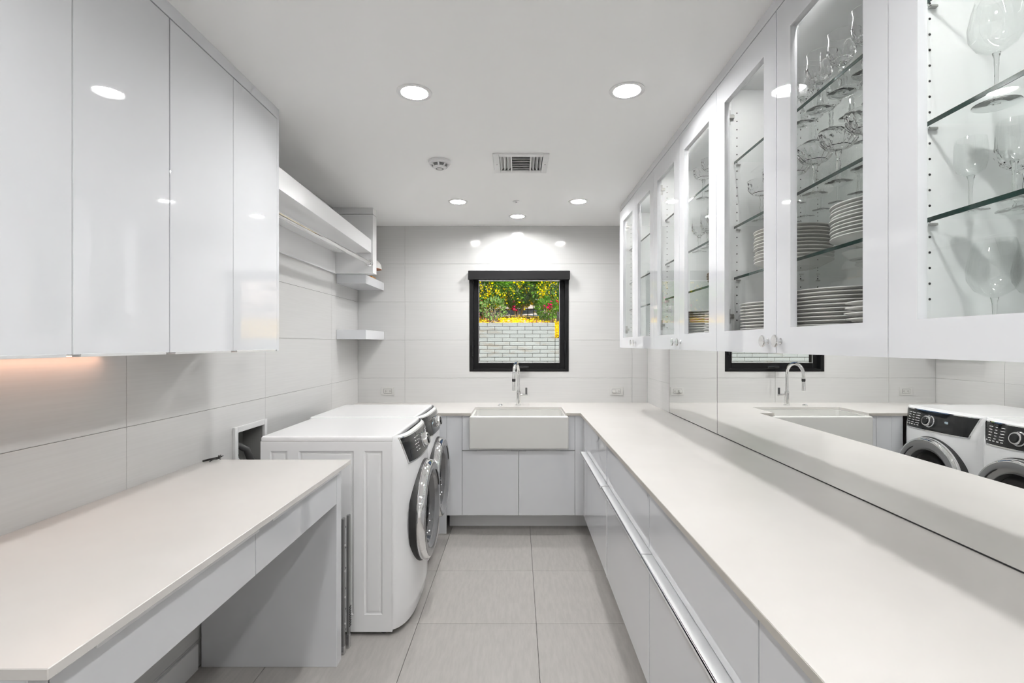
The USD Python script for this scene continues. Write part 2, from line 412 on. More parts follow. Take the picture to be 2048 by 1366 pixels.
# ---- hanging shelf, rod, support panel, corner shelves
hs = Thing('hanging_shelf', 'long thick white shelf high on the left wall above the clothes rod', 'shelf', (XL, 3.05, 2.118))
pl = Polygon([(XL + 0.0005, 2.2425), (-1.068, 2.2425), (-1.118, 3.845), (XL + 0.0005, 3.845)])
hs.part('shelf_board', plate_poly(pl, 2.119, 2.217), 'white_satin')
hs.part('back_rail', bx(XL + 0.0005, XL + 0.02, 2.2425, 3.845, 1.963, 2.1185, 0.001), 'white_satin')
rod = Thing('clothes_rod', 'chrome clothes rod under the long white shelf', 'rod', (-1.13, 3.05, 2.04))
rod.part('tube', tube([(-1.13, 2.244, 2.040), (-1.13, 3.2, 2.040), (-1.13, 3.846, 2.040)], 0.0165, 20), 'chrome', 40)
for (y, s) in ((3.846, -1), (2.243, 1)):
    rod.part('flange', lathe([(0, 0), (0.027, 0), (0.027, 0.004 * s), (0.022, 0.012 * s), (0.0172, 0.014 * s), (0.0172, 0.02 * s)], 24, 'y', (-1.13, y, 2.04)), 'chrome', 40)
sp_ = Thing('support_panel', 'white upright panel holding the far end of shelf and clothes rod', 'panel', (-1.24, 3.89, 1.965))
sp_.part('panel_face', bx(XL + 0.0005, -1.105, 3.848, 3.944, 1.966, 2.412, 0.001), 'white_satin')
sp_.part('filler', bx(XL + 0.0005, -1.105, 3.848, 3.944, 2.415, ZC - 0.0005, 0.001), 'white_satin')
for (z0, z1, lab) in ((1.8946, 1.9645, 'thick white corner shelf directly below the support panel'), (1.4615, 1.5356, 'lower thick white corner shelf, below the other floating shelf')):
    solo('floating_shelf', bx(XL + 0.0005, -1.18, 3.92, YB - 0.0005, z0, z1, 0.0015), 'white_gloss', lab, 'shelf')
bw = Thing('serving_bowl', 'white domed dish with brown underside on a small wooden stand in the corner', 'bowl', (-1.27, 4.20, 1.9645))
bowl = lathe([(0.105, 0.0), (0.108, 0.004), (0.102, 0.036), (0.078, 0.066), (0.040, 0.082), (0.0, 0.086)], 40)
under = lathe([(0.0, -0.005), (0.05, -0.005), (0.09, -0.005), (0.106, -0.003), (0.106, 0.0), (0.0, 0.0)], 40)
for nm, m, mt in (('bowl_shell', bowl, 'porcelain'), ('bowl_underside', under, 'wood_brown')):
    m.apply_transform(trimesh.transformations.rotation_matrix(math.radians(3), [0, 1, 0]))
    m.apply_translation([-1.243, 4.20, 2.052])
    bw.part(nm, m, mt, 40)
bw.part('stand', join([bx(-1.30, -1.20, 4.15, 4.26, 1.9648, 1.985, 0.004), bx(-1.29, -1.27, 4.17, 4.24, 1.985, 2.04, 0.004)]), 'wood_orange')

# ================================================================== DESK
dk = Thing('desk', 'long built-in white desk with pale stone top and two shallow drawers', 'desk', (-1.08, 1.55, 0))
DZ = 0.902
dk.part('desk_top', bx(XL + 0.0005, -0.757, 0.813, 2.287, DZ - 0.020, DZ, 0.0015), 'quartz', label='pale cream quartz top')
dk.part('end_panel', bx(XL + 0.013, -0.799, 2.226, 2.284, 0.0, DZ - 0.0205, 0.0015), 'white_gloss')
dk.part('end_panel', bx(XL + 0.013, -0.799, 0.822, 0.860, 0.0, DZ - 0.0205, 0.0015), 'white_gloss')
dk.part('drawer_box', bx(XL + 0.02, -0.819, 0.862, 2.224, 0.722, DZ - 0.03, 0.001), 'white_satin')
for (a, b) in ((1.540, 2.2245), (0.8625, 1.537)):
    d = dk.part('drawer', bx(-0.818, -0.799, a, b, 0.720, DZ - 0.034, 0.0012), 'white_gloss')
    dk.part('finger_pull', join([bx(-0.818, -0.785, a + 0.08, b - 0.004, DZ - 0.0335, DZ - 0.0310, 0.0006), bx(-0.789, -0.785, a + 0.08, b - 0.004, DZ - 0.046, DZ - 0.0310, 0.0008)]), 'pale_aluminium', parent=d)
cb = Thing('cable_end', 'short black cable with splayed ends lying by the wall on the desk', 'cable', (-1.37, 2.2, DZ))
cb.part('cable', tube([(-1.402, 2.245, DZ + 0.003), (-1.385, 2.25, DZ + 0.006), (-1.362, 2.255, DZ + 0.010), (-1.345, 2.262, DZ + 0.012)], [0.003, 0.0045, 0.005, 0.006], 8), 'dark_rubber', 40)
for k, (dx, dy, dz) in enumerate(((0.020, 0.002, 0.010), (0.014, 0.004, 0.014), (0.004, 0.006, 0.012), (0.028, 0.0, 0.012), (-0.016, -0.02, -0.009), (0.022, -0.006, -0.002))):
    cb.part('prong', tube([(-1.347, 2.26, DZ + 0.012), (-1.347 + dx * 0.6, 2.26 + dy, DZ + 0.012 + dz * 0.4), (-1.347 + dx, 2.26 + dy * 1.5, DZ + 0.012 + dz)], [0.003, 0.0022, 0.0016], 6), 'dark_rubber')

# folded metal rack between desk and washer
rk = Thing('folded_rack', 'narrow grey folded metal rack standing between desk end and washer', 'rack', (-0.85, 2.37, 0))
for (y, x) in ((2.322, -0.800), (2.372, -0.793)):
    rk.part('rail', bx(x - 0.010, x + 0.004, y - 0.010, y + 0.010, 0.035 if y < 2.35 else 0.06, 0.625, 0.003), 'grey_metal')
    rk.part('rail', bx(-1.16, -1.145, y - 0.010, y + 0.010, 0.035, 0.625, 0.003), 'grey_metal')
for k in range(6):
    rk.part('rung', tube([(-1.15, 2.345, 0.10 + k * 0.095), (-0.9, 2.345, 0.10 + k * 0.095), (-0.80, 2.345, 0.10 + k * 0.095)], 0.005, 8), 'satin_steel', 40)
for k in range(4):
    rk.part('rivet', lathe([(0, 0.004), (0.004, 0.003), (0.006, 0)], 10, 'x', (-0.796, 2.322, 0.14 + k * 0.12)), 'chrome', 40)
rk.part('slotted_plate', join([bx(-0.7895, -0.787, 2.363, 2.383, 0.10 + 0.011 * k, 0.106 + 0.011 * k, 0.0004) for k in range(9)]), 'dark_rubber')
for (x, y) in ((-0.804, 2.322), (-0.797, 2.372), (-1.152, 2.322), (-1.152, 2.372)):
    rk.part('foot', bx(x - 0.011, x + 0.009, y - 0.012, y + 0.012, 0, 0.04 if y < 2.35 else 0.062, 0.003), 'satin_steel')

# ================================================================== WASHER OUTLET BOX
ob = Thing('laundry_outlet_box', 'white recessed wall box with hoses behind the washer', 'outlet box', (XL, 2.65, 0.86))
def rr(y0, y1, z0, z1, t, x0, x1):
    return join([bx(x0, x1, y0, y0 + t, z0, z1, .001), bx(x0, x1, y1 - t, y1, z0, z1, .001), bx(x0, x1, y0 + t, y1 - t, z0, z0 + t, .001), bx(x0, x1, y0 + t, y1 - t, z1 - t, z1, .001)])
ob.part('flange', rr(2.494, 2.812, 0.714, 1.010, 0.028, XL + 0.0005, XL + 0.014), 'trim_white')
ob.part('recess', join([bx(XL - 0.115, XL - 0.105, BY0 + .001, BY1 - .001, BZ0 + .001, BZ1 - .001, 0), bx(XL - 0.105, XL, BY0 + .001, BY0 + 0.006, BZ0 + .001, BZ1 - .001, 0), bx(XL - 0.105, XL, BY1 - 0.006, BY1 - .001, BZ0 + .001, BZ1 - .001, 0),
                        bx(XL - 0.105, XL, BY0 + .006, BY1 - .006, BZ1 - 0.006, BZ1 - .001, 0), bx(XL - 0.105, XL, BY0 + .006, BY1 - .006, BZ0 + .001, BZ0 + .006, 0)]), 'box_grey')
ob.part('valve', join([lathe([(0, 0), (0.022, 0), (0.022, 0.03), (0.03, 0.032), (0.03, 0.05), (0.014, 0.055), (0.0, 0.055)], 16, 'z', (XL - 0.05, BY0 + 0.055, 0.842)), bx(XL - 0.08, XL - 0.02, BY0 + .06, BY0 + .07, 0.85, 0.862, .002)]), 'hose_grey', 30)
ob.part('hose', tube([(XL - 0.04, BY0 + 0.045, 0.90), (XL - 0.015, BY0 + 0.06, 0.905), (XL + 0.01, BY0 + 0.085, 0.88), (XL + 0.025, BY0 + 0.10, 0.82), (XL + 0.03, BY0 + 0.11, 0.74), (XL + 0.05, BY0 + 0.13, 0.5)], 0.017, 12), 'hose_grey', 40)
th = np.linspace(0, math.pi, 12)
ob.part('supply_line', tube([(XL - 0.05, BY0 + 0.09 + 0.04 * (1 - math.cos(t)), 0.85 + 0.05 * math.sin(t)) for t in th], 0.004, 8), 'aluminium', 40)
ob.part('supply_line', tube([(XL - 0.03, BY0 + 0.01, 0.86), (XL - 0.005, BY0 + 0.03, 0.845), (XL + 0.012, BY0 + 0.05, 0.80), (XL + 0.02, BY0 + 0.06, 0.72)], 0.006, 8), 'aluminium', 40)

# ================================================================== WASHERS
def washer(y0, y1, xs, name, label, near):
    yc, hw = (y0 + y1) / 2, (y1 - y0) / 2
    xb, xf, zt = -1.276 + xs, -0.632 + xs, 0.974
    t = Thing(name, label, 'washing machine' if near else 'dryer', ((xb + xf) / 2, yc, 0))
    def front(y, z):
        u = np.abs((y - yc) / hw).clip(0, 1)
        plan = 0.094 * (1 - u ** 3.2) ** 0.62
        lean = np.interp(z, [0.0, 0.03, 0.10, 0.30, 0.78, 0.84, 0.95, 0.965, 0.974], [-0.030, -0.018, -0.004, 0.0, 0.0, -0.003, -0.026, -0.034, -0.050])
        return xf + np.maximum(plan + lean * (0.4 + 0.6 * (1 - u ** 3)), 0.0)
    # body: side with pressed panels, back, base
    side_out = y0
    relief = []
    for (xa, xe, za, ze) in ((xb + 0.045, xb + 0.135, 0.10, 0.905), (xb + 0.185, xf - 0.185, 0.10, 0.905), (xf - 0.140, xf - 0.045, 0.10, 0.905)):
        relief.append((xa, xe, za, ze))
    base = to_man(bx(xb, xf, y0, y0 + 0.02, 0.018, zt - 0.024, 0.002))
    for (xa, xe, za, ze) in relief:     # a pressed groove round each raised panel
        outer = m3.Manifold.batch_hull([to_man(bx(xa, xe, y0 - 0.01, y0 - 0.002, za, ze, 0)), to_man(bx(xa + 0.012, xe - 0.012, y0 - 0.01, y0 + 0.007, za + 0.012, ze - 0.012, 0))])
        inner = m3.Manifold.batch_hull([to_man(bx(xa + 0.016, xe - 0.016, y0 + 0.003, y0 + 0.02, za + 0.016, ze - 0.016, 0)), to_man(bx(xa + 0.022, xe - 0.022, y0 + 0.0022, y0 + 0.02, za + 0.022, ze - 0.022, 0))])
        base = base - outer + inner
    t.part('side_panel', from_man(base), 'appliance_white')
    t.part('side_panel', bx(xb, xf, y1 - 0.02, y1, 0.018, zt - 0.024, 0.002), 'appliance_white')
    t.part('back_panel', bx(xb, xb + 0.01, y0 + 0.0205, y1 - 0.0205, 0.018, zt - 0.024, 0.001), 'grey_metal')
    t.part('base_plate', bx(xb + 0.012, xf - 0.002, y0 + 0.0205, y1 - 0.0205, 0.018, 0.04, 0.001), 'grey_metal')
    # top lid with rounded corners
    lid = m3.Manifold.batch_hull([m3.Manifold.sphere(0.012, 16).translate([a, b, zt - 0.012]) for a in (xb + 0.012, xf - 0.004) for b in (y0 + 0.012, y1 - 0.012)] +
                                 [m3.Manifold.cylinder(0.004, 0.012, 0.012, 16).translate([a, b, zt - 0.0225]) for a in (xb + 0.012, xf - 0.004) for b in (y0 + 0.012, y1 - 0.012)])
    t.part('lid', from_man(lid), 'appliance_white', 40)
    # bulged front, open behind the door
    R, zc = 0.262, 0.522
    ny, nz = 72, 96
    Y = yc + hw * np.sin(np.linspace(-math.pi / 2, math.pi / 2, ny + 1)) ; Z = np.linspace(0.03, zt - 0.001, nz + 1)
    yy, zz = np.meshgrid(Y, Z, indexing='ij')
    v = np.stack([front(yy, zz), yy, zz], -1)
    idx = np.arange(v.shape[0] * v.shape[1]).reshape(v.shape[:2])
    cy, cz = (yy[:-1, :-1] + yy[1:, 1:]) / 2, (zz[:-1, :-1] + zz[1:, 1:]) / 2
    keep = np.hypot(cy - yc, cz - zc) > 0.20
    q = np.stack([idx[:-1, :-1], idx[1:, :-1], idx[1:, 1:], idx[:-1, 1:]], -1)[keep]
    vv = [v.reshape(-1, 3)]
    # bottom skirt back to the body plane
    n0 = len(vv[0])
    low = np.stack([np.full(ny + 1, xf - 0.002), Y, np.full(ny + 1, 0.03)], -1)
    vv.append(low)
    faces = [q[:, [0, 1, 2]], q[:, [0, 2, 3]]]
    a, b = idx[:, 0], n0 + np.arange(ny + 1)
    faces += [np.stack([a[:-1], b[:-1], b[1:]], -1), np.stack([a[:-1], b[1:], a[1:]], -1)]
    fm = trimesh.Trimesh(np.vstack(vv), np.vstack(faces), process=False)
    t.part('front_panel', fm, 'appliance_white', 30)
    # control panel
    def patch(u0, u1, zb, ztop, off, sk=0.0, n=40, k=8):
        yy, s = np.meshgrid(np.linspace(yc + u0 * hw, yc + u1 * hw, n + 1), np.linspace(0, 1, k + 1), indexing='ij')
        zz = zb + (ztop - zb) * s
        yy = yy + (s - 0.5) * sk * (1 - 2 * (yy < yc)) * np.abs((yy - yc) / hw)
        x = front(yy, zz)
        out = np.stack([x + off, yy, zz], -1)
        inn = np.stack([x - 0.002, yy, zz], -1)
        i2 = np.arange(out.shape[0] * out.shape[1]).reshape(out.shape[:2])
        q = np.stack([i2[:-1, :-1], i2[1:, :-1], i2[1:, 1:], i2[:-1, 1:]], -1).reshape(-1, 4)
        N = i2.size
        loop = list(i2[:, 0]) + list(i2[-1, 1:]) + list(i2[::-1, -1][1:]) + list(i2[0, ::-1][1:-1])
        f = [q[:, [0, 1, 2]], q[:, [0, 2, 3]], q[:, [0, 2, 1]] + N, q[:, [0, 3, 2]] + N]
        lo = np.array(loop); nx = np.roll(lo, -1)
        f += [np.stack([lo, lo + N, nx + N], -1), np.stack([lo, nx + N, nx], -1)]
        return trimesh.Trimesh(np.vstack([out.reshape(-1, 3), inn.reshape(-1, 3)]), np.vstack(f), process=False)
    cp = t.part('control_panel', patch(-0.83, 0.84, 0.832, 0.957, 0.0045, 0.05), 'black_glass', 30)
    t.part('panel_bezel', patch(-0.855, 0.865, 0.824, 0.963, 0.003, 0.05), 'chrome', 30, parent=cp)
    def print_(u, z, wu, hz):
        return patch(u - wu, u + wu, z - hz, z + hz, 0.0052, 0, 3, 1)
    marks = []
    r2 = random.Random(3 if near else 5)
    span = [(0.36, 0.5), (0.52, 0.62), (0.64, 0.76)] if not near else [(0.36, 0.48), (0.52, 0.60), (0.64, 0.74), (-0.34, -0.24), (-0.48, -0.38)]
    for (ua, ub) in span:
        for k in range(5):
            z = 0.935 - k * 0.017
            marks.append(print_((ua + ub) / 2, z, (ub - ua) / 2 * r2.uniform(0.55, 0.95), 0.0016))
    for k in range(5):
        marks.append(print_(0.40 + k * 0.09, 0.853, 0.025, 0.0022))
    t.part('printed_legend', join(marks), 'print_white', parent=cp)
    if near:
        t.part('display_window', patch(-0.70, -0.46, 0.850, 0.888, 0.0056, 0, 8, 2), 'black_glass', 30, parent=cp)
    else:
        tm = meshkit.text_mesh("50", 0.016, 0.0006)
        tm.vertices = tm.vertices[:, [2, 0, 1]] + np.array([float(front(np.array(yc - 0.33 * hw), np.array(0.905))) + 0.006, yc - 0.36 * hw, 0.893])
        t.part('lit_digits', tm, 'display', parent=cp)
    # dial
    ky, kz = yc + 0.10 * hw, 0.893
    kx = float(front(np.array(ky), np.array(kz)))
    dial = lathe([(0, 0.037), (0.022, 0.037), (0.026, 0.034), (0.027, 0.030)], 32, 'x')
    ringm = lathe([(0.027, 0.031), (0.033, 0.031), (0.036, 0.027), (0.037, 0.006), (0.042, 0.003), (0.042, 0.0)], 40, 'x')
    rot = trimesh.transformations.rotation_matrix(math.radians(-11), [0, 1, 0])
    for m_, nm, mt in ((dial, 'dial_cap', 'black_glass'), (ringm, 'dial', 'chrome')):
        m_.apply_transform(rot)
        m_.apply_translation([kx + 0.003, ky, kz])
    dp = t.part('dial', ringm, 'chrome', 35)
    t.part('dial_cap', dial, 'black_glass', 35, parent=dp)
    # door: gasket, chrome ring, grey trim, smoked glass, handle
    dx = float(front(np.array(yc), np.array(zc)))
    at = (dx, yc, zc)
    dr = t.part('door', lathe([(0.262, 0.008), (0.2645, 0.016), (0.263, 0.030), (0.258, 0.044), (0.252, 0.049), (0.247, 0.050)], 72, 'x', at), 'chrome', 35, label='polished chrome door rim')
    t.part('door_face', lathe([(0.2465, 0.0505), (0.240, 0.0525), (0.222, 0.0525), (0.205, 0.048), (0.192, 0.040), (0.184, 0.030)], 72, 'x', at), 'door_grey', 35, parent=dr, label='satin grey door face')
    t.part('door_gasket', lathe([(0.20, -0.034), (0.250, -0.030), (0.268, -0.026), (0.270, -0.008), (0.268, 0.008), (0.258, 0.010)], 72, 'x', at), 'dark_rubber', 35, parent=dr)
    t.part('door_trim', lathe([(0.184, 0.0305), (0.180, 0.031), (0.176, 0.022), (0.170, 0.010), (0.168, -0.004)], 72, 'x', at), 'smoke_grey', 35, parent=dr)
    t.part('door_glass', lathe([(0.168, 0.002), (0.150, -0.022), (0.110, -0.048), (0.06, -0.062), (0.0, -0.066)], 56, 'x', at), 'smoked_pane', 60, parent=dr)
    th = np.linspace(math.radians(20), math.radians(62), 14)
    t.part('door_handle', tube([(dx + 0.0505, yc + 0.212 * math.cos(a), zc + 0.212 * math.sin(a)) for a in th], [0.002] + [0.0045] * 12 + [0.002], 8), 'dark_rubber', 40, parent=dr)
    drum = t.part('drum', lathe([(0.20, -0.034), (0.195, -0.06), (0.245, -0.10), (0.245, -0.42), (0.02, -0.44), (0.0, -0.44)], 48, 'x', at), 'drum_steel', 35)
    for k in range(3):
        a = math.radians(90 + 120 * k)
        t.part('drum_fin', from_man(rbox(dx - 0.40, dx - 0.12, yc + 0.225 * math.cos(a) - 0.02, yc + 0.225 * math.cos(a) + 0.02, zc + 0.225 * math.sin(a) - 0.02, zc + 0.225 * math.sin(a) + 0.02, 0.012, 10)), 'drum_steel', 30, parent=drum)
    for (a, b) in ((xb + 0.05, y0 + 0.05), (xb + 0.05, y1 - 0.05), (xf - 0.05, y0 + 0.05), (xf - 0.05, y1 - 0.05)):
        t.part('foot', lathe([(0, 0), (0.022, 0), (0.022, 0.010), (0.012, 0.012), (0.012, 0.019)], 16, 'z', (a, b, 0)), 'dark_rubber', 30)
    return (dx, yc, zc)
washer(2.4645, 3.112, 0.018, 'washing_machine', 'white front-loading washing machine next to the desk end', True)
pos = washer(3.120, 3.768, -0.014, 'clothes_dryer', 'white front-loading laundry machine in the corner, next to the sink run', False)
tw = trimesh.creation.icosphere(4, 1.0)
tw.vertices = tw.vertices * [0.09, 0.12, 0.065] * (0.75 + 0.6 * meshkit.fbm(tw.vertices * 2.2 + 5, 3)[:, None])
tw.apply_translation([pos[0] - 0.20, pos[1] - 0.06, pos[2] - 0.165])
solo('towel', tw, 'towel', 'crumpled white towel inside the drum of the corner machine', 'towel', smooth=True)

# ================================================================== COUNTERTOP, SINK, FAUCET
CZ = 0.909
CFY, CFX = 3.771, 0.468
SC = 0.006
cut = sbox(SC - 0.356, 3.6, SC + 0.350, 4.126).buffer(0)
cpoly = Polygon([(XL + 0.001, CFY), (CFX, CFY), (CFX, -0.60), (XR - 0.0005, -0.60), (XR - 0.0005, YB - 0.0005), (XL + 0.001, YB - 0.0005)]).difference(cut)
ct = Thing('countertop', 'pale cream L-shaped stone countertop from sink wall along the mirror', 'countertop', (0.8, 2.0, CZ - 0.02))
ct.part('slab', plate_poly(cpoly, CZ - 0.0185, CZ), 'quartz')
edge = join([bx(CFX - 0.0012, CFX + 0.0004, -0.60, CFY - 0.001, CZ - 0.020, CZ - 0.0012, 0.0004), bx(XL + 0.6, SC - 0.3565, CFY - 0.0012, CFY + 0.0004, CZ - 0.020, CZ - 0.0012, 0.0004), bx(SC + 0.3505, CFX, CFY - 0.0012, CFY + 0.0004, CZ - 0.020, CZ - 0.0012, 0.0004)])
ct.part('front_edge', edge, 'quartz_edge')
sk = Thing('farmhouse_sink', 'white apron-front farmhouse sink under the window', 'sink', (SC, 3.93, 0.647))
outer = rbox(SC - 0.368, SC + 0.370, 3.738, 4.140, 0.645, 0.8895, 0.012)
inner = rbox(SC - 0.340, SC + 0.342, 3.764, 4.112, 0.672, 1.1, 0.022)
sk.part('basin', from_man(outer - inner), 'fireclay', 40)
sk.part('drain', lathe([(0, 0.004), (0.03, 0.003), (0.042, 0.002), (0.044, 0.0)], 24, 'z', (SC, 3.94, 0.6722)), 'chrome', 40)
fc = Thing('faucet', 'tall chrome gooseneck faucet with side lever behind the sink', 'faucet', (0.004, 4.258, CZ))
fc.part('base', lathe([(0, 0), (0.026, 0), (0.026, 0.004), (0.0205, 0.006), (0.0205, 0.112), (0.0185, 0.116), (0, 0.116)], 28, 'z', (0.004, 4.258, CZ)), 'chrome', 35)
dirn = np.array([-0.038, -0.182]); dirn /= np.linalg.norm(dirn)
cr = 0.093
pts = [(0.004, 4.258, CZ + 0.10), (0.004, 4.258, CZ + 0.18), (0.004, 4.258, CZ + 0.255)]
for a in np.linspace(0.15, math.pi - 0.05, 16):
    s = cr * (1 - math.cos(a))
    pts.append((0.004 + dirn[0] * s, 4.258 + dirn[1] * s, CZ + 0.262 + cr * math.sin(a)))
ex, ey = 0.004 + dirn[0] * 0.187, 4.258 + dirn[1] * 0.187
pts.append((ex, ey, CZ + 0.235))
fc.part('spout', tube(pts, 0.0135, 18), 'chrome', 40)
fc.part('spray_collar', lathe([(0.0138, 0), (0.0142, 0.001), (0.0142, 0.020), (0.0138, 0.021)], 20, 'z', (ex, ey, CZ + 0.2145)), 'dark_rubber', 40)
fc.part('spray_head', lathe([(0, 0), (0.013, 0), (0.0145, 0.004), (0.0135, 0.074), (0.010, 0.0775), (0, 0.0775)], 20, 'z', (ex, ey, CZ + 0.137)), 'chrome', 40)
fc.part('lever_stem', tube([(0.02, 4.258, CZ + 0.086), (0.05, 4.258, CZ + 0.086), (0.080, 4.258, CZ + 0.086)], 0.0105, 16), 'chrome', 40)
fc.part('lever', bx(0.0615, 0.0785, 4.254, 4.262, CZ + 0.088, CZ + 0.148, 0.003), 'smoke_grey')
ab = Thing('disposal_button', 'small round chrome button on the counter left of the faucet', 'button', (-0.149, 4.258, CZ))
ab.part('collar', lathe([(0.012, 0.006), (0.020, 0.005), (0.022, 0)], 24, 'z', (-0.149, 4.258, CZ)), 'chrome', 40)
ab.part('plunger', lathe([(0, 0.009), (0.010, 0.0085), (0.012, 0.003)], 24, 'z', (-0.149, 4.258, CZ)), 'satin_steel', 40)

# outlets
def outlet(cx, cz, label, plug):
    o = Thing('wall_outlet', label, 'outlet', (cx, YB, cz))
    o.part('cover_plate', bx(cx - 0.058, cx + 0.058, YB - 0.006, YB - 0.0003, cz - 0.035, cz + 0.035, 0.003), 'outlet_white')
    o.part('receptacle', bx(cx - 0.034, cx + 0.034, YB - 0.008, YB - 0.006, cz - 0.017, cz + 0.017, 0.001), 'outlet_white')
    slots = []
    for s in (-0.019, 0.019):
        slots += [bx(cx + s - 0.004, cx + s + 0.004, YB - 0.0086, YB - 0.008, cz + 0.004, cz + 0.0062, 0), bx(cx + s - 0.005, cx + s + 0.005, YB - 0.0086, YB - 0.008, cz - 0.0062, cz - 0.004, 0), bx(cx + s + 0.008, cx + s + 0.012, YB - 0.0086, YB - 0.008, cz - 0.002, cz + 0.002, 0)]
    o.part('slot', join(slots), 'slot_dark')
    o.part('gap_line', rr_y(cx - 0.036, cx + 0.036, cz - 0.019, cz + 0.019, 0.0012, YB - 0.0066, YB - 0.006), 'slot_dark')
    if plug:
        o.part('plug_cap', join([from_man(rbox(cx - 0.042, cx - 0.008, YB - 0.030, YB - 0.0085, cz - 0.014, cz + 0.014, 0.006, 10)), bx(cx - 0.031, cx - 0.028, YB - 0.0305, YB - 0.0295, cz - 0.005, cz + 0.005, 0)]), 'outlet_white', 40)
def rr_y(x0, x1, z0, z1, t, y0, y1):
    return join([bx(x0, x0 + t, y0, y1, z0, z1, 0), bx(x1 - t, x1, y0, y1, z0, z1, 0), bx(x0, x1, y0, y1, z0, z0 + t, 0), bx(x0, x1, y0, y1, z1 - t, z1, 0)])
outlet(-1.146, 1.011, 'white wall outlet left of the sink, near the washers', False)
outlet(0.867, 1.011, 'white wall outlet with a plug-in cap, right of the sink', True)

# ================================================================== BASE CABINETS
BF = 3.79        # face of the back run
RX = 0.490       # face of the right run
def face(y0, y1, z0, z1):
    return bx(RX, RX + 0.019, y0 + 0.0015, y1 - 0.0015, z0, z1, 0.0012)
sb = Thing('sink_cabinet', 'white two-door base cabinet under the farmhouse sink', 'cabinet', (SC, 4.1, 0))
sb.part('body', join([bx(-0.419, 0.427, BF + 0.0205, YB - 0.006, 0.137, 0.640, 0.001)]), 'white_satin')
for (a, b) in ((-0.4185, 0.0045), (0.0075, 0.4265)):
    d = sb.part('door', bx(a, b, BF, BF + 0.019, 0.139, 0.621, 0.0012), 'white_gloss')
    m_ = (a + b) / 2
    sb.part('finger_pull', bx(m_ - 0.10 if a < 0 else m_ - 0.155, m_ + 0.155 if a < 0 else m_ + 0.10, BF - 0.006, BF + 0.012, 0.6215, 0.6245, 0.0006), 'aluminium', parent=d)
sb.part('side_filler', bx(-0.4185, SC - 0.3705, BF, BF + 0.019, 0.628, 0.8875, 0.001), 'white_gloss')
sb.part('side_filler', bx(SC + 0.3725, 0.4265, BF, BF + 0.019, 0.628, 0.8875, 0.001), 'white_gloss')
sb.part('apron_rail', bx(-0.367, 0.376, BF + 0.002, BF + 0.019, 0.626, 0.6445, 0.001), 'white_satin')
solo('filler_panel', bx(-0.5355, -0.4205, BF, BF + 0.019, 0.139, 0.8875, 0.001), 'white_gloss', 'narrow tall white filler panel left of the sink doors', 'cabinet panel')
solo('filler_panel', bx(-0.62, -0.537, BF + 0.001, BF + 0.02, 0.0, 0.8875, 0.001), 'white_gloss', 'white end panel reaching the floor beside the corner laundry machine', 'cabinet panel')
solo('filler_panel', bx(0.4285, RX + 0.018, BF, BF + 0.019, 0.139, 0.8875, 0.001), 'white_gloss', 'narrow tall white filler panel right of the sink doors in the corner', 'cabinet panel')
solo('toe_kick', bx(-0.5355, RX + 0.07, 3.955, 3.97, 0.0, 0.1365, 0.001), 'white_satin', 'recessed white toe kick below the sink cabinet', 'toe kick')
solo('toe_kick', bx(RX + 0.08, RX + 0.095, -0.55, 3.953, 0.0, 0.1365, 0.001), 'white_satin', 'recessed white toe kick below the right-hand base cabinets', 'toe kick')
solo('corner_post', bx(RX, RX + 0.019, 3.686, BF - 0.001, 0.139, 0.8875, 0.001), 'white_gloss', 'slim white corner strip where the two base runs meet', 'cabinet panel')
def right_unit(y0, y1, ledge, label):
    c = Thing('base_cabinet', label, 'cabinet', (0.8, (y0 + y1) / 2, 0.137))
    c.part('body', bx(RX + 0.0195, XR - 0.006, y0 + 0.001, y1 - 0.001, 0.1375, 0.8885, 0.001), 'white_satin')
    c.part('drawer', face(y0, y1, 0.656, 0.884), 'white_gloss')
    d = c.part('door', face(y0, y1, 0.139, 0.630), 'white_gloss')
    c.part('ledge_handle', join([bx(RX - ledge, RX + 0.012, y0 + 0.004, y1 - 0.004, 0.6325, 0.641, 0.0012), bx(RX - ledge, RX - ledge + 0.004, y0 + 0.004, y1 - 0.004, 0.624, 0.641, 0.0012)]), 'pale_aluminium', parent=d)
right_unit(2.792, 3.684, 0.036, 'glossy white base cabinet nearest the sink corner on the right run')
right_unit(1.886, 2.780, 0.032, 'glossy white base cabinet on the right run, second from the sink corner')
right_unit(1.030, 1.884, 0.032, 'glossy white base cabinet on the right run, third from the sink corner')
right_unit(0.170, 1.028, 0.032, 'glossy white base cabinet nearest the camera on the right run')
solo('cabinet_divider', bx(RX - 0.002, RX + 0.03, 2.7815, 2.7905, 0.139, 0.63, 0.001), 'white_satin', 'thin white divider edge between the two far right base cabinets', 'cabinet panel')

# ================================================================== MIRROR BACKSPLASH
def mirror(y0, y1, label):
    t = Thing('mirror_panel', label, 'mirror', (XR, (y0 + y1) / 2, CZ))
    t.part('silvered_glass', bx(XR - 0.006, XR - 0.0003, y0 + 0.0015, y1 - 0.0015, CZ + 0.004, 1.394, 0.0006), 'mirror')
    t.part('dark_edge', join([bx(XR - 0.0066, XR - 0.0004, y0, y1, CZ + 0.0004, CZ + 0.0042, 0.0003), bx(XR - 0.0066, XR - 0.0004, y1 - 0.0025, y1 - 0.0003, CZ + 0.0042, 1.394, 0.0003)]), 'black_line')
mirror(2.881, 3.790, 'narrower mirror panel nearest the sink corner above the counter')
mirror(-0.60, 2.880, 'long mirror panel along the right counter, nearest the camera')

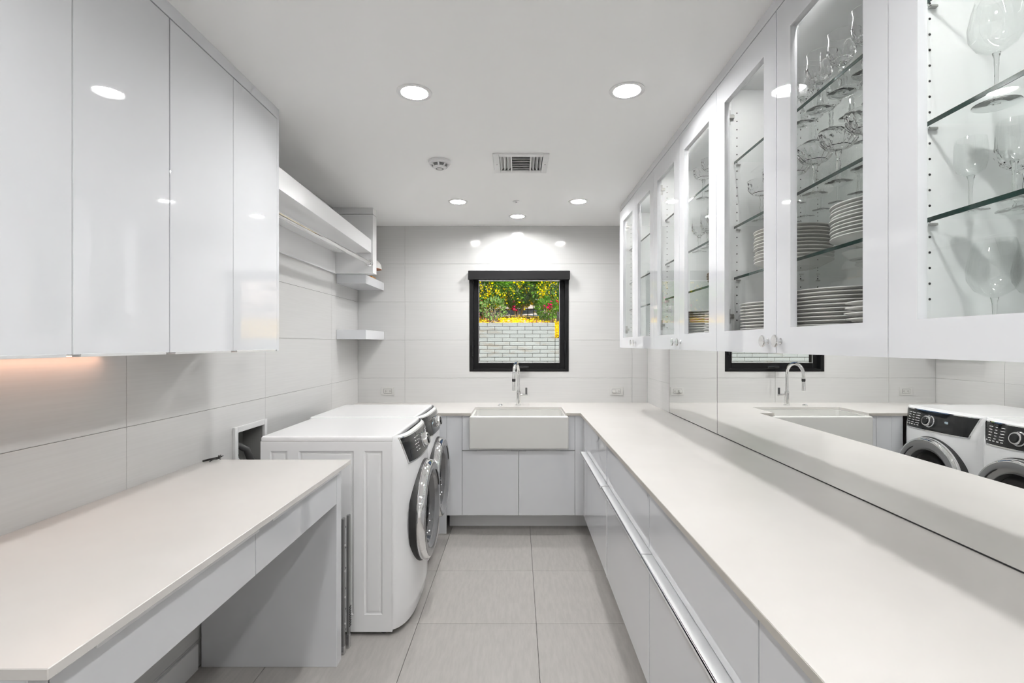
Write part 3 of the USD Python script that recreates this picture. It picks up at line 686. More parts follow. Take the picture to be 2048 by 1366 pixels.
# ================================================================== GLASS-DOOR CABINETS, RIGHT
UX, UZ0, UZ1 = 0.774, 1.397, 2.424
SH = [1.682, 1.878, 2.128]
def door_frame(y0, y1):
    m = Polygon([(y0, UZ0), (y1, UZ0), (y1, UZ1 - 0.002), (y0, UZ1 - 0.002)]).difference(sbox(y0 + 0.076, UZ0 + 0.076, y1 - 0.076, UZ1 - 0.094))
    f = extrude(m, 0.019)
    f.vertices = f.vertices[:, [2, 0, 1]] + [UX, 0, 0]
    return f
def glass_cabinet(y0, y1, label):
    c = Thing('display_cabinet', label, 'cabinet', (UX, (y0 + y1) / 2, UZ0))
    xb, xf = XR - 0.004, UX + 0.020
    c.part('side_panel', bx(xf, xb, y1 - 0.018, y1 - 0.0003, UZ0, UZ1, 0.0006), 'white_interior')
    c.part('side_panel', bx(xf, xb, y0 + 0.0003, y0 + 0.018, UZ0, UZ1, 0.0006), 'white_interior')
    c.part('bottom_panel', bx(xf, xb, y0 + 0.018, y1 - 0.018, UZ0, UZ0 + 0.018, 0.0006), 'white_interior')
    c.part('top_panel', bx(xf, xb, y0 + 0.018, y1 - 0.018, UZ1 - 0.018, UZ1, 0.0006), 'white_interior')
    c.part('mirror_back', bx(xb - 0.012, xb - 0.006, y0 + 0.0185, y1 - 0.0185, UZ0 + 0.0185, UZ1 - 0.0185, 0.0004), 'mirror_back')
    for z in SH:
        s = c.part('glass_shelf', sheet_z(0.8355, xb - 0.0125, y0 + 0.0187, y1 - 0.0187, z), 'shelf_glass')
        c.part('polished_edge', bx(0.8345, 0.8362, y0 + 0.0187, y1 - 0.0187, z - 0.0092, z + 0.0002, 0.0004), 'glass_edge', parent=s, label='dark green polished glass edge')
        c.part('shelf_pin', join([bx(x - 0.004, x + 0.012, yy, yy + dy, z - 0.0145, z - 0.0095, 0.001) for x in (0.846, 1.09) for (yy, dy) in ((y0 + 0.0182, 0.008), (y1 - 0.0262, 0.008))]), 'hinge_nickel')
    lt = c.part('light_strip', bx(xf + 0.004, xf + 0.016, y0 + 0.14, y1 - 0.14, UZ1 - 0.026, UZ1 - 0.0185, 0.001), 'aluminium')
    c.part('strip_diffuser', bx(xf + 0.005, xf + 0.015, y0 + 0.142, y1 - 0.142, UZ1 - 0.0285, UZ1 - 0.0262, 0.0006), 'lamp_cabinet', parent=lt)
    holes = []
    for x in (0.846, 1.092):
        for k in range(26):
            z = UZ0 + 0.12 + 0.032 * k
            for yy in (y1 - 0.0186, y0 + 0.018):
                holes.append(lathe([(0, 0.0003), (0.0026, 0.0003), (0.0026, 0.0)], 8, 'y', (x, yy + (0.0003 if yy > (y0 + y1) / 2 else 0.0003), z)) if yy < (y0 + y1) / 2 else lathe([(0, 0.0), (0.0026, 0.0), (0.0026, 0.0004)], 8, 'y', (x, yy, z)))
    c.part('shelf_pin_hole', join(holes), 'hole_dark', kind='stuff')
    ym = (y0 + y1) / 2
    for (a, b, far) in ((ym, y1, True), (y0, ym, False)):
        d = c.part('door', door_frame(a + 0.0015, b - 0.0015), 'white_gloss')
        c.part('door_pane', sheet_x(UX + 0.013, a + 0.074, b - 0.074, UZ0 + 0.074, UZ1 - 0.092), 'pane', parent=d)
        ky = (a + 0.05) if far else (b - 0.026)
        kn = lathe([(0, -0.022), (0.016, -0.022), (0.0185, -0.020), (0.0185, -0.017), (0.016, -0.0155), (0.006, -0.015), (0.005, -0.004), (0.009, -0.001), (0.009, 0.0)], 28, 'x', (UX, ky, 1.434))
        c.part('knob', kn, 'chrome', 35, parent=d, label='round chrome disc knob')
        hy = b - 0.0195 if far else a + 0.0185
        s = -1 if far else 1
        for hz in (UZ1 - 0.125, UZ0 + 0.135):
            c.part('hinge', join([bx(UX + 0.0205, UX + 0.046, hy, hy + s * 0.002, hz - 0.028, hz + 0.028, 0.001), bx(UX + 0.0205, UX + 0.058, hy + s * 0.002, hy + s * 0.011, hz - 0.008, hz + 0.008, 0.002),
                                  lathe([(0, 0.0128 * s), (0.003, 0.0128 * s), (0.004, 0.011 * s)], 8, 'y', (UX + 0.034, hy, hz))]), 'hinge_nickel')
    return c
EDG = [0.142, 1.056, 1.970, 2.884, 3.798]
glass_cabinet(EDG[3], EDG[4], 'white glass-door cabinet farthest from the camera, near the window')
glass_cabinet(EDG[2], EDG[3], 'white glass-door cabinet second from the far end, window reflected in its doors')
glass_cabinet(EDG[1], EDG[2], 'white glass-door cabinet with the tall stacks of white plates')
glass_cabinet(EDG[0], EDG[1], 'white glass-door cabinet nearest the camera, cut by the right picture edge')
solo('end_panel', bx(UX, XR - 0.0005, 3.7985, 3.84, UZ0, UZ1, 0.001), 'white_gloss', 'white side panel closing the far end of the glass-door cabinets', 'cabinet panel')

ul = Thing('cabinet_light', 'slim white light bar hidden under the glass-door cabinets', 'light', (0.965, 2.0, 1.393))
ul.part('housing', bx(0.95, 0.98, 0.2, 3.7, 1.3938, 1.3968, 0.0008), 'aluminium')
ul.part('diffuser', bx(0.953, 0.977, 0.22, 3.68, 1.3922, 1.3937, 0.0005), 'lamp_under')

# ================================================================== TABLEWARE
ORD = ['lowest', 'second', 'third', 'fourth', 'fifth', 'sixth', 'seventh', 'eighth', 'ninth', 'tenth', 'eleventh', 'twelfth', 'thirteenth', 'fourteenth', 'fifteenth', 'sixteenth']
def plate_thing(name, R, mtl, depth, rim, loc, label, cat, group):
    t = Thing(name, label, cat, loc, group)
    r0 = R * rim
    prof = [(0, 0.006), (r0 - 0.012, 0.006), (r0, 0.009), (R - 0.004, depth), (R, depth + 0.0005), (R, depth - 0.002), (r0 + 0.004, 0.005), (r0 - 0.006, 0.002), (0, 0.002)]
    m = lathe(prof, 56); m.apply_translation(loc)
    t.part('plate_body', m, mtl, 35)
    f = lathe([(r0 - 0.014, 0.002), (r0 - 0.015, 0.0), (r0 - 0.010, 0.0), (r0 - 0.009, 0.003)], 40); f.apply_translation(loc)
    t.part('foot_ring', f, mtl, 35)
    return t
protos = {}
def stack(key, name, R, mtl, depth, rim, x, y, z, n, dz, what, group, cat='plate'):
    for k in range(n):
        where = f"{ORD[k]} from the bottom" if k else "bottom one"
        lab = f"{where} in the {what}" if k < n - 1 else f"top one in the {what}"
        jx, jy = rng.uniform(-0.0025, 0.0025, 2)
        loc = (x + jx, y + jy, z + k * dz)
        lab = lab.replace('one in', name.split('_')[-1] + ' in') if k in (0, n - 1) else lab.replace('from the bottom', name.split('_')[-1] + ' from the bottom')
        if key not in protos:
            protos[key] = plate_thing(name, R, mtl, depth, rim, loc, lab, cat, group)
        else:
            protos[key].copy(loc, lab, rng.uniform(0, 360), group)
F0 = UZ0 + 0.018
# third cabinet (plates)
stack('dinner', 'dinner_plate', 0.154, 'porcelain', 0.020, 0.62, 0.956, 1.792, F0, 13, 0.0112, 'left tall stack of large white plates', 'left stack of large white plates')
stack('dinner', 'dinner_plate', 0.154, 'porcelain', 0.020, 0.62, 0.962, 1.482, F0, 14, 0.0112, 'middle tall stack of large white plates', 'middle stack of large white plates')
stack('salad', 'salad_plate', 0.113, 'porcelain', 0.018, 0.60, 0.915, 1.208, F0, 8, 0.0135, 'short stack of small white plates', 'stack of small white plates')
stack('soup', 'soup_plate', 0.122, 'porcelain_grey', 0.026, 0.66, 0.945, 1.735, SH[0], 10, 0.0118, 'soup plate stack on the lowest glass shelf', 'stack of soup plates')
stack('clear', 'frosted_plate', 0.130, 'frosted_dish', 0.018, 0.66, 0.945, 1.285, SH[0], 10, 0.0092, 'frosted plate stack on the lowest glass shelf', 'stack of frosted plates')
# second cabinet
stack('dinner', 'dinner_plate', 0.154, 'porcelain', 0.020, 0.62, 0.956, 2.46, F0, 14, 0.0112, 'left plate stack, window-reflecting cabinet', 'window-cabinet left plate stack')
stack('dinner', 'dinner_plate', 0.154, 'porcelain', 0.020, 0.62, 0.956, 2.148, F0, 12, 0.0112, 'right plate stack, window-reflecting cabinet', 'window-cabinet right plate stack')
stack('charger', 'brown_plate', 0.148, 'brown_charger', 0.016, 0.70, 0.962, 2.15, SH[0], 4, 0.0105, 'brown stack, window-reflecting cabinet', 'brown plates')
# first cabinet
stack('dinner', 'dinner_plate', 0.154, 'porcelain', 0.020, 0.62, 0.956, 3.06, F0, 12, 0.0112, 'plate stack, farthest glass-door cabinet', 'far cabinet plate stack')

ds = Thing('leaf_dish', 'pointed white dish with printed underside on the lowest shelf above the plates', 'dish', (1.055, 1.525, SH[0]))
ang = np.linspace(0, 2 * np.pi, 48, endpoint=False)
outl = np.stack([0.062 * np.sin(ang) * np.abs(np.sin(ang)) ** 0.35, 0.085 * np.cos(ang)], -1)
def leaf(s, z):
    return np.column_stack([outl * s, np.full(48, z)])
lv = np.vstack([leaf(0.7, 0.0), leaf(1.0, 0.022), leaf(0.97, 0.024), leaf(0.68, 0.004), [[0, 0, 0.0]], [[0, 0, 0.004]]])
lf = []
for a, b in ((0, 1), (1, 2), (2, 3)):
    for j in range(48):
        k = (j + 1) % 48
        lf += [[a * 48 + j, a * 48 + k, b * 48 + k], [a * 48 + j, b * 48 + k, b * 48 + j]]
for j in range(48):
    k = (j + 1) % 48
    lf += [[192, k, j], [193, 144 + j, 144 + k]]
lm = trimesh.Trimesh(lv + [1.055, 1.525, SH[0] + 0.0012], np.array(lf), process=False)
ds.part('dish_body', lm, 'frosted_dish', 40)
ds.part('underside_print', join([bx(1.04 - 0.004 + 0.0, 1.046, 1.485 + 0.012 * k, 1.493 + 0.012 * k, SH[0] + 0.0004, SH[0] + 0.0011, 0) for k in range(6)] + [bx(1.051, 1.053, 1.487, 1.555, SH[0] + 0.0004, SH[0] + 0.0011, 0)]), 'slot_dark', label='dark printed mark')

# glasses
def glass_proto(name, kind, loc, label, cat, group):
    t = Thing(name, label, cat, loc, group)
    if kind == 'balloon':
        bowl = [(0.004, 0.098), (0.012, 0.100), (0.030, 0.112), (0.041, 0.132), (0.043, 0.152), (0.038, 0.180), (0.031, 0.208), (0.0302, 0.208), (0.0371, 0.180), (0.042, 0.152), (0.040, 0.133), (0.029, 0.1135), (0.011, 0.104), (0, 0.1035)]
        stem = [(0, 0.006), (0.007, 0.008), (0.004, 0.02), (0.0032, 0.06), (0.004, 0.088), (0.0065, 0.0985), (0, 0.0985)]
        base = [(0, 0), (0.036, 0), (0.0365, 0.0015), (0.02, 0.0035), (0.007, 0.0075), (0, 0.0078)]
    elif kind == 'goblet':
        bowl = [(0.004, 0.080), (0.014, 0.082), (0.027, 0.092), (0.034, 0.108), (0.0355, 0.124), (0.0335, 0.150), (0.036, 0.168), (0.0348, 0.168), (0.0323, 0.150), (0.0342, 0.124), (0.0328, 0.109), (0.026, 0.095), (0.012, 0.0865), (0, 0.086)]
        stem = [(0, 0.006), (0.010, 0.009), (0.006, 0.018), (0.0075, 0.03), (0.0055, 0.045), (0.008, 0.06), (0.006, 0.07), (0.011, 0.0805), (0, 0.0805)]
        base = [(0, 0), (0.034, 0), (0.0345, 0.002), (0.02, 0.0045), (0.010, 0.0085), (0, 0.0088)]
    elif kind == 'coupe':
        bowl = [(0.003, 0.092), (0.012, 0.093), (0.032, 0.100), (0.045, 0.116), (0.047, 0.138), (0.050, 0.146), (0.049, 0.146), (0.0458, 0.138), (0.0438, 0.117), (0.031, 0.1025), (0.011, 0.0965), (0, 0.096)]
        stem = [(0, 0.006), (0.009, 0.009), (0.0055, 0.02), (0.0075, 0.05), (0.005, 0.07), (0.0085, 0.0925), (0, 0.0925)]
        base = [(0, 0), (0.034, 0), (0.0345, 0.002), (0.02, 0.004), (0.009, 0.0085), (0, 0.0088)]
    else:       # small wine
        bowl = [(0.003, 0.070), (0.010, 0.071), (0.022, 0.080), (0.0265, 0.096), (0.0265, 0.115), (0.0245, 0.142), (0.0238, 0.142), (0.0255, 0.115), (0.0255, 0.097), (0.021, 0.082), (0.009, 0.074), (0, 0.0735)]
        stem = [(0, 0.005), (0.006, 0.007), (0.0036, 0.015), (0.003, 0.045), (0.0038, 0.06), (0.0065, 0.0705), (0, 0.0705)]
        base = [(0, 0), (0.028, 0), (0.0285, 0.0015), (0.015, 0.003), (0.006, 0.0065), (0, 0.0068)]
    for nm, pr in (('bowl', bowl), ('stem', stem), ('base', base)):
        n = 32
        if nm == 'bowl' and kind in ('balloon', 'wine'):
            pr = pr[:next(i for i in range(1, len(pr)) if pr[i][0] < pr[i - 1][0] and pr[i][1] <= pr[i - 1][1] + 1e-9 and i > 4) ]
            pr = [(0.0, pr[0][1] - 0.0005)] + pr
        m = lathe(pr, n)
        if kind in ('goblet', 'coupe') and nm == 'bowl':      # cut facets
            a = np.arctan2(m.vertices[:, 1], m.vertices[:, 0])
            z = m.vertices[:, 2]
            band = np.exp(-((z - (0.105 if kind == 'goblet' else 0.112)) / 0.014) ** 2)
            m.vertices[:, :2] *= (1 + 0.055 * band * np.sign(np.sin(a * 16 + 0.1)))[:, None]
        if kind in ('goblet', 'coupe') and nm == 'stem':
            m = lathe(pr, 8)
        m.apply_translation(loc)
        t.part(nm, m, ('crystal_sheet' if kind in ('balloon', 'wine') else 'crystal') if nm == 'bowl' else 'crystal_stem', 25 if kind in ('goblet', 'coupe') else 50)
    return t
gp = {}
def glass(kind, x, y, z, label, group):
    nm, cat = {'balloon': ('balloon_glass', 'wine glass'), 'goblet': ('crystal_goblet', 'goblet'), 'coupe': ('crystal_coupe', 'coupe glass'), 'wine': ('wine_glass', 'wine glass')}[kind]
    z += 0.0003
    if kind not in gp:
        gp[kind] = glass_proto(nm, kind, (x, y, z), label, cat, group)
    else:
        gp[kind].copy((x, y, z), label, rng.uniform(0, 360), group)
NTH = ['first', 'second', 'third', 'fourth', 'fifth', 'sixth', 'seventh', 'eighth', 'ninth', 'tenth']
def row(kind, x, ys, z, what, rowname, group):
    for i, y in enumerate(ys):
        glass(kind, x + rng.uniform(-.004, .004), y + rng.uniform(-.004, .004), z, f"{NTH[i]} {what} from far end, {rowname}", group)
# cabinet with plates: shelves two and three
row('coupe', 0.90, [1.86, 1.75, 1.64, 1.53, 1.42, 1.31, 1.20], SH[1], 'crystal coupe', 'front row, middle shelf above the plates', 'front row of coupes, plate cabinet')
row('wine', 1.03, [1.89, 1.80, 1.71, 1.62, 1.53, 1.44, 1.35, 1.26, 1.17], SH[1], 'small wine glass', 'back row, middle shelf above the plates', 'back row of wine glasses, plate cabinet')
row('goblet', 0.91, [1.72, 1.62, 1.52, 1.42, 1.32, 1.22, 1.12], SH[2], 'crystal goblet', 'front row, top shelf above the plates', 'front row of goblets, plate cabinet')
row('goblet', 1.04, [1.77, 1.67, 1.57, 1.47, 1.37, 1.27, 1.17], SH[2], 'crystal goblet', 'back row, top shelf above the plates', 'back row of goblets, plate cabinet')
# nearest cabinet
row('balloon', 0.905, [0.965, 0.83], F0, 'balloon glass', 'front row, floor of the nearest cabinet', 'balloon glasses, nearest cabinet')
row('balloon', 1.01, [0.972, 0.87], F0, 'balloon glass', 'back row, floor of the nearest cabinet', 'balloon glasses in the back, nearest cabinet')
row('wine', 0.885, [0.985, 0.90], SH[0], 'small wine glass', 'front row, lowest shelf, nearest cabinet', 'small wine glasses, nearest cabinet')
row('goblet', 0.965, [0.972, 0.87], SH[0], 'stout goblet', 'back row, lowest shelf, nearest cabinet', 'goblets, nearest cabinet')
row('balloon', 0.905, [0.96, 0.84], SH[1], 'balloon glass', 'middle shelf of the nearest cabinet', 'middle shelf balloon glasses, nearest cabinet')
# window-reflecting cabinet
row('goblet', 0.90, [2.50, 2.40, 2.30, 2.20, 2.10], SH[1], 'crystal goblet', 'front row, middle shelf, window-reflecting cabinet', 'front goblets, window-reflecting cabinet')
row('goblet', 1.03, [2.53, 2.43, 2.33, 2.23, 2.13], SH[1], 'crystal goblet', 'back row, middle shelf, window-reflecting cabinet', 'back goblets, window-reflecting cabinet')
row('coupe', 0.90, [2.45, 2.33, 2.21, 2.09], SH[2], 'crystal coupe', 'top shelf, window-reflecting cabinet', 'top shelf coupes, window-reflecting cabinet')
# farthest cabinet
row('goblet', 0.90, [3.22, 3.12, 3.02], SH[1], 'crystal goblet', 'middle shelf, farthest cabinet', 'goblets, farthest cabinet')
mg = Thing('printed_jar', 'clear glass jar with red printed band on the top shelf of the farthest cabinet', 'jar', (0.90, 3.08, SH[2]))
mg.part('jar_glass', lathe([(0, 0), (0.044, 0), (0.047, 0.004), (0.047, 0.11), (0.042, 0.12), (0.042, 0.135), (0.040, 0.135), (0.040, 0.119), (0.045, 0.108), (0.045, 0.008), (0, 0.008)], 32, 'z', (0.90, 3.08, SH[2] + 0.0003)), 'crystal', 40)
mg.part('printed_band', join([lathe([(0.0474, 0.036), (0.0476, 0.037), (0.0476, 0.058), (0.0474, 0.059)], 32, 'z', (0.90, 3.08, SH[2]))]), 'red_print', 40)
mg.part('lower_band', lathe([(0.0474, 0.022), (0.0476, 0.023), (0.0476, 0.029), (0.0474, 0.030)], 32, 'z', (0.90, 3.08, SH[2])), 'print_white', 40)
pt = Thing('glass_pitcher', 'clear glass pitcher on the lowest shelf of the farthest cabinet', 'pitcher', (0.90, 3.10, SH[0]))
pt.part('jug', lathe([(0, 0), (0.045, 0), (0.055, 0.02), (0.056, 0.07), (0.042, 0.12), (0.044, 0.16), (0.042, 0.16), (0.040, 0.12), (0.053, 0.07), (0.052, 0.022), (0.043, 0.006), (0, 0.006)], 32, 'z', (0.90, 3.10, SH[0] + 0.0003)), 'crystal', 40)
pt.part('handle', tube([(0.90, 3.055, SH[0] + 0.14), (0.90, 3.03, SH[0] + 0.135), (0.90, 3.02, SH[0] + 0.10), (0.90, 3.03, SH[0] + 0.07), (0.90, 3.046, SH[0] + 0.06)], 0.006, 10), 'crystal', 40)

# ================================================================== CEILING FITTINGS
def downlight(x, y):
    at = (x, y, ZC)
    t = Thing('downlight', '', 'ceiling light', at, None)
    t.part('trim', lathe([(0.0555, 0.012), (0.0555, -0.0032), (0.0565, -0.0036), (0.071, -0.0036), (0.0725, -0.0024), (0.0725, -0.0003)], 48, 'z', at), 'trim_white', 40)
    t.part('baffle', lathe([(0.0553, -0.003), (0.0535, 0.006), (0.0500, 0.013)], 48, 'z', at), 'trim_white', 40)
    t.part('lens', lathe([(0.0, 0.0085), (0.046, 0.0085), (0.0495, 0.0095), (0.050, 0.014)], 40, 'z', at), 'lamp', 40)
    return t
labs = ['round recessed ceiling light, front left of the two nearest in view', 'round recessed ceiling light, front right of the two nearest in view',
        'round recessed ceiling light beyond the smoke detector, left of the back pair', 'round recessed ceiling light beside the glass cabinets, right of the back pair',
        'round recessed ceiling light closest to the back wall, over the sink', 'round recessed ceiling light overhead, left of the camera', 'round recessed ceiling light overhead, right of the camera',
        'round recessed ceiling light behind the camera, left', 'round recessed ceiling light behind the camera, right', 'round recessed ceiling light far behind the camera, left', 'round recessed ceiling light far behind the camera, right']
d0 = downlight(*LIGHTS[0])
keys(d0.prim, label=labs[0])
d0.info['category'] = 'ceiling light'
for (x, y), lab in zip(LIGHTS[1:], labs[1:]):
    d0.copy((x, y, ZC), lab)

vt = Thing('air_vent', 'square white ceiling air register with three sets of louvres', 'air vent', ((VX0 + VX1) / 2, (VY0 + VY1) / 2, ZC))
def rect_ring(x0, x1, y0, y1, t, z0, z1, c):
    return join([bx(x0, x0 + t, y0, y1, z0, z1, c), bx(x1 - t, x1, y0, y1, z0, z1, c), bx(x0 + t, x1 - t, y0, y0 + t, z0, z1, c), bx(x0 + t, x1 - t, y1 - t, y1, z0, z1, c)])
vt.part('flange', rect_ring(VX0, VX1, VY0, VY1, 0.034, ZC - 0.010, ZC - 0.0003, 0.003), 'trim_white')
vt.part('duct', join([rect_ring(VX0 + 0.0305, VX1 - 0.0305, VY0 + 0.0305, VY1 - 0.0305, 0.003, ZC - 0.001, ZC + 0.09, 0), bx(VX0 + 0.031, VX1 - 0.031, VY0 + 0.031, VY1 - 0.031, ZC + 0.09, ZC + 0.094, 0)]), 'duct_dark')
vx = [VX0 + 0.034, VX0 + 0.100, VX1 - 0.100, VX1 - 0.034]
for x in vx[1:3]:
    vt.part('divider', bx(x - 0.004, x + 0.004, VY0 + 0.034, VY1 - 0.034, ZC - 0.009, ZC + 0.02, 0.001), 'trim_white')
def blade(x0, x1, y0, y1, z, tilt, along):
    c = bx(x0, x1, y0, y1, z - 0.0012, z + 0.0012, 0.0004)
    ce = c.bounds.mean(0)
    c.apply_transform(trimesh.transformations.rotation_matrix(math.radians(tilt), [1, 0, 0] if along == 'x' else [0, 1, 0], ce))
    return c
for k in range(6):
    y = VY0 + 0.055 + k * 0.038
    vt.part('louvre', blade(vx[1] + 0.005, vx[2] - 0.005, y - 0.015, y + 0.015, ZC + 0.004, 38, 'x'), 'trim_white')
for k in range(3):
    x = vx[0] + 0.012 + k * 0.020
    vt.part('louvre', blade(x - 0.013, x + 0.013, VY0 + 0.036, VY1 - 0.036, ZC + 0.004, -48, 'y'), 'trim_white')
    x = vx[2] + 0.014 + k * 0.020
    vt.part('louvre', blade(x - 0.013, x + 0.013, VY0 + 0.036, VY1 - 0.036, ZC + 0.004, 58, 'y'), 'trim_white')
for (x, y) in ((VX0 + 0.017, (VY0 + VY1) / 2), (VX1 - 0.017, (VY0 + VY1) / 2)):
    vt.part('screw', lathe([(0, -0.0122), (0.004, -0.0118), (0.005, -0.0098)], 12, 'z', (x, y, ZC)), 'satin_steel', 40)

sd = Thing('smoke_detector', 'round white smoke detector on the ceiling left of the vent', 'smoke detector', (-0.445, 2.87, ZC))
at = (-0.445, 2.87, ZC)
sd.part('base', lathe([(0, -0.0003), (0.062, -0.0003), (0.063, -0.004), (0.062, -0.014), (0.056, -0.019), (0.056, -0.0205), (0, -0.0205)], 48, 'z', at), 'trim_white', 35)
sd.part('vent_ring', lathe([(0.044, -0.020), (0.041, -0.034), (0, -0.034)], 48, 'z', at), 'duct_dark', 35)
for k in range(8):
    a = 2 * math.pi * k / 8
    sd.part('rib', tube([(at[0] + 0.054 * math.cos(a), at[1] + 0.054 * math.sin(a), ZC - 0.019), (at[0] + 0.047 * math.cos(a), at[1] + 0.047 * math.sin(a), ZC - 0.028), (at[0] + 0.036 * math.cos(a), at[1] + 0.036 * math.sin(a), ZC - 0.036)], 0.005, 6), 'trim_white')
sd.part('cap', lathe([(0.038, -0.034), (0.036, -0.040), (0.028, -0.044), (0.0, -0.045)], 40, 'z', at), 'trim_white', 35)
sd.part('cap_ring', lathe([(0.022, -0.0449), (0.021, -0.0462), (0.017, -0.0464), (0.016, -0.0452)], 32, 'z', at), 'duct_dark', 35)
sr = Thing('sprinkler_cover', 'tiny round ceiling sprinkler cover between the two back lights', 'sprinkler', (-0.013, 3.673, ZC))
at = (-0.013, 3.673, ZC)
sr.part('cover_plate', lathe([(0, -0.006), (0.024, -0.006), (0.026, -0.004), (0.026, -0.0005)], 32, 'z', at), 'trim_white', 35)
sr.part('stem', lathe([(0, -0.014), (0.005, -0.013), (0.006, -0.006)], 12, 'z', at), 'satin_steel', 35)

# ================================================================== OUTDOORS
gw = Thing('garden_wall', 'low pale blue-grey block wall outside the window', 'wall', (-1.0, 8.1, 0))
WY, WTOP, BL, BH = 8.0, 1.766, 0.2385, 0.0614
WXE = 0.586
gw.part('mortar_core', bx(-4.0, WXE - 0.004, WY + 0.006, WY + 0.18, -0.2, WTOP - 0.004, 0), 'mortar')
rr_ = random.Random(11)
deep = []
for k in range(28):
    z1 = WTOP - k * BH
    z0 = z1 - BH
    off = 0.0 if k % 2 else BL / 2
    x = WXE + off * 0
    edges = [WXE]
    first = BL / 2 if k % 2 == 0 else BL
    edges.append(WXE - first)
    while edges[-1] > -3.9:
        edges.append(edges[-1] - BL)
    for i in range(len(edges) - 1):
        pr = rr_.uniform(-0.003, 0.002)
        m = bx(edges[i + 1] + 0.003, edges[i] - 0.003, WY + pr, WY + 0.10, z0 + 0.003, z1 - 0.003, 0.003)
        if k < 14 and edges[i] > -2.0:
            gw.part('brick', m, 'brick')
        else:
            deep.append(m)
gw.part('brick_course', join(deep), 'brick', kind='stuff')
gr = Thing('garden_return', 'lower pale block wall step at the right of the garden wall', 'wall', (1.0, 8.2, 0))
gr.part('mortar_core', bx(WXE + 0.003, 3.0, 8.036, 8.40, -0.2, 1.516, 0), 'mortar')
for k in range(10):
    z1 = 1.52 - k * BH
    x = WXE + 0.003 - (BL / 2 if k % 2 else 0)
    while x < 2.0:
        gr.part('brick', bx(max(x, WXE + 0.003) + 0.003, x + BL - 0.003, 8.03 + rr_.uniform(-.003, .002), 8.13, z1 - BH + 0.003, z1 - 0.003, 0.003), 'brick')
        x += BL

# planted bed and far slope
def terrain(x0, x1, y0, y1, f, nx, ny):
    X, Y = np.meshgrid(np.linspace(x0, x1, nx), np.linspace(y0, y1, ny), indexing='ij')
    Z = f(X, Y)
    v = np.stack([X, Y, Z], -1).reshape(-1, 3)
    i = np.arange(nx * ny).reshape(nx, ny)
    q = np.stack([i[:-1, :-1], i[1:, :-1], i[1:, 1:], i[:-1, 1:]], -1).reshape(-1, 4)
    return trimesh.Trimesh(v, np.vstack([q[:, [0, 1, 2]], q[:, [0, 2, 3]]]), process=False)
def bed(X, Y):
    p = np.stack([X * 1.5, Y * 1.5, X * 0], -1)
    return np.where(X > 0.62, 1.40, 1.70) + (Y - 8.1) * 0.13 + 0.10 * (meshkit.fbm(p, 3) - 0.5) + np.where(X > 0.62, 0.10 * (Y - 8.2), 0)
solo('yard_ground', bx(-8, 8, 4.62, 8.0, -0.25, -0.05, 0), 'pale_slope', 'paved yard below the garden wall', kind='structure')
solo('planting_bed', terrain(-4, 4, 8.15, 10.6, bed, 70, 30), 'litter_ground', 'raised planting bed strewn with fallen yellow blossoms', smooth=True, kind='structure')
def slope(X, Y):
    p = np.stack([X * 0.7, Y * 0.7, X * 0], -1)
    return 1.95 + (Y - 10.5) * 0.30 + 0.5 * (meshkit.fbm(p, 4) - 0.5)
solo('hillside', terrain(-16, 16, 10.5, 30, slope, 90, 60), 'pale_slope', 'pale rocky hillside far behind the fence', smooth=True, kind='structure')

fe = Thing('iron_fence', 'thin black iron fence between shrubs and hillside', 'fence', (0, 10.2, 1.95))
for x in np.arange(-3.9, 4.0, 1.55):
    fe.part('post', bx(x + 0.03, x + 0.075, 10.18, 10.225, 1.75, 3.05, 0.004), 'fence_iron')
for z in (2.105, 2.95):
    fe.part('rail', bx(-4, 4, 10.19, 10.215, z, z + 0.028, 0.003), 'fence_iron')
for x in np.arange(-3.95, 4.0, 0.115):
    if -2.2 < x < 1.6:
        fe.part('picket', bx(x, x + 0.014, 10.195, 10.21, 1.98, 3.02, 0.002), 'fence_iron')

def leaves(centers, size, flat=0.5, seed=1, aspect=0.5):
    r = np.random.default_rng(seed)
    n = len(centers)
    a = r.normal(size=(n, 3)); a /= np.linalg.norm(a, axis=1, keepdims=True)
    b = np.cross(a, r.normal(size=(n, 3))); b /= np.linalg.norm(b, axis=1, keepdims=True)
    s = size * r.uniform(0.6, 1.3, (n, 1))
    nrm = np.cross(a, b)
    v = np.stack([centers - a * s, centers + b * s * aspect + nrm * s * 0.15, centers + a * s, centers - b * s * aspect + nrm * s * 0.15], 1).reshape(-1, 3)
    i = np.arange(n)[:, None] * 4
    return trimesh.Trimesh(v, np.vstack([i + [0, 1, 2], i + [0, 2, 3]]), process=False)
def blob(c, r, n, seed, shell=0.55):
    g = np.random.default_rng(seed)
    d = g.normal(size=(n, 3)); d /= np.linalg.norm(d, axis=1, keepdims=True)
    rad = g.uniform(shell, 1.0, (n, 1)) ** 0.6
    p = d * rad
    lump = 0.75 + 0.5 * meshkit.fbm(d * 2.0 + seed, 3)[:, None]
    return np.array(c) + p * lump * np.array(r)
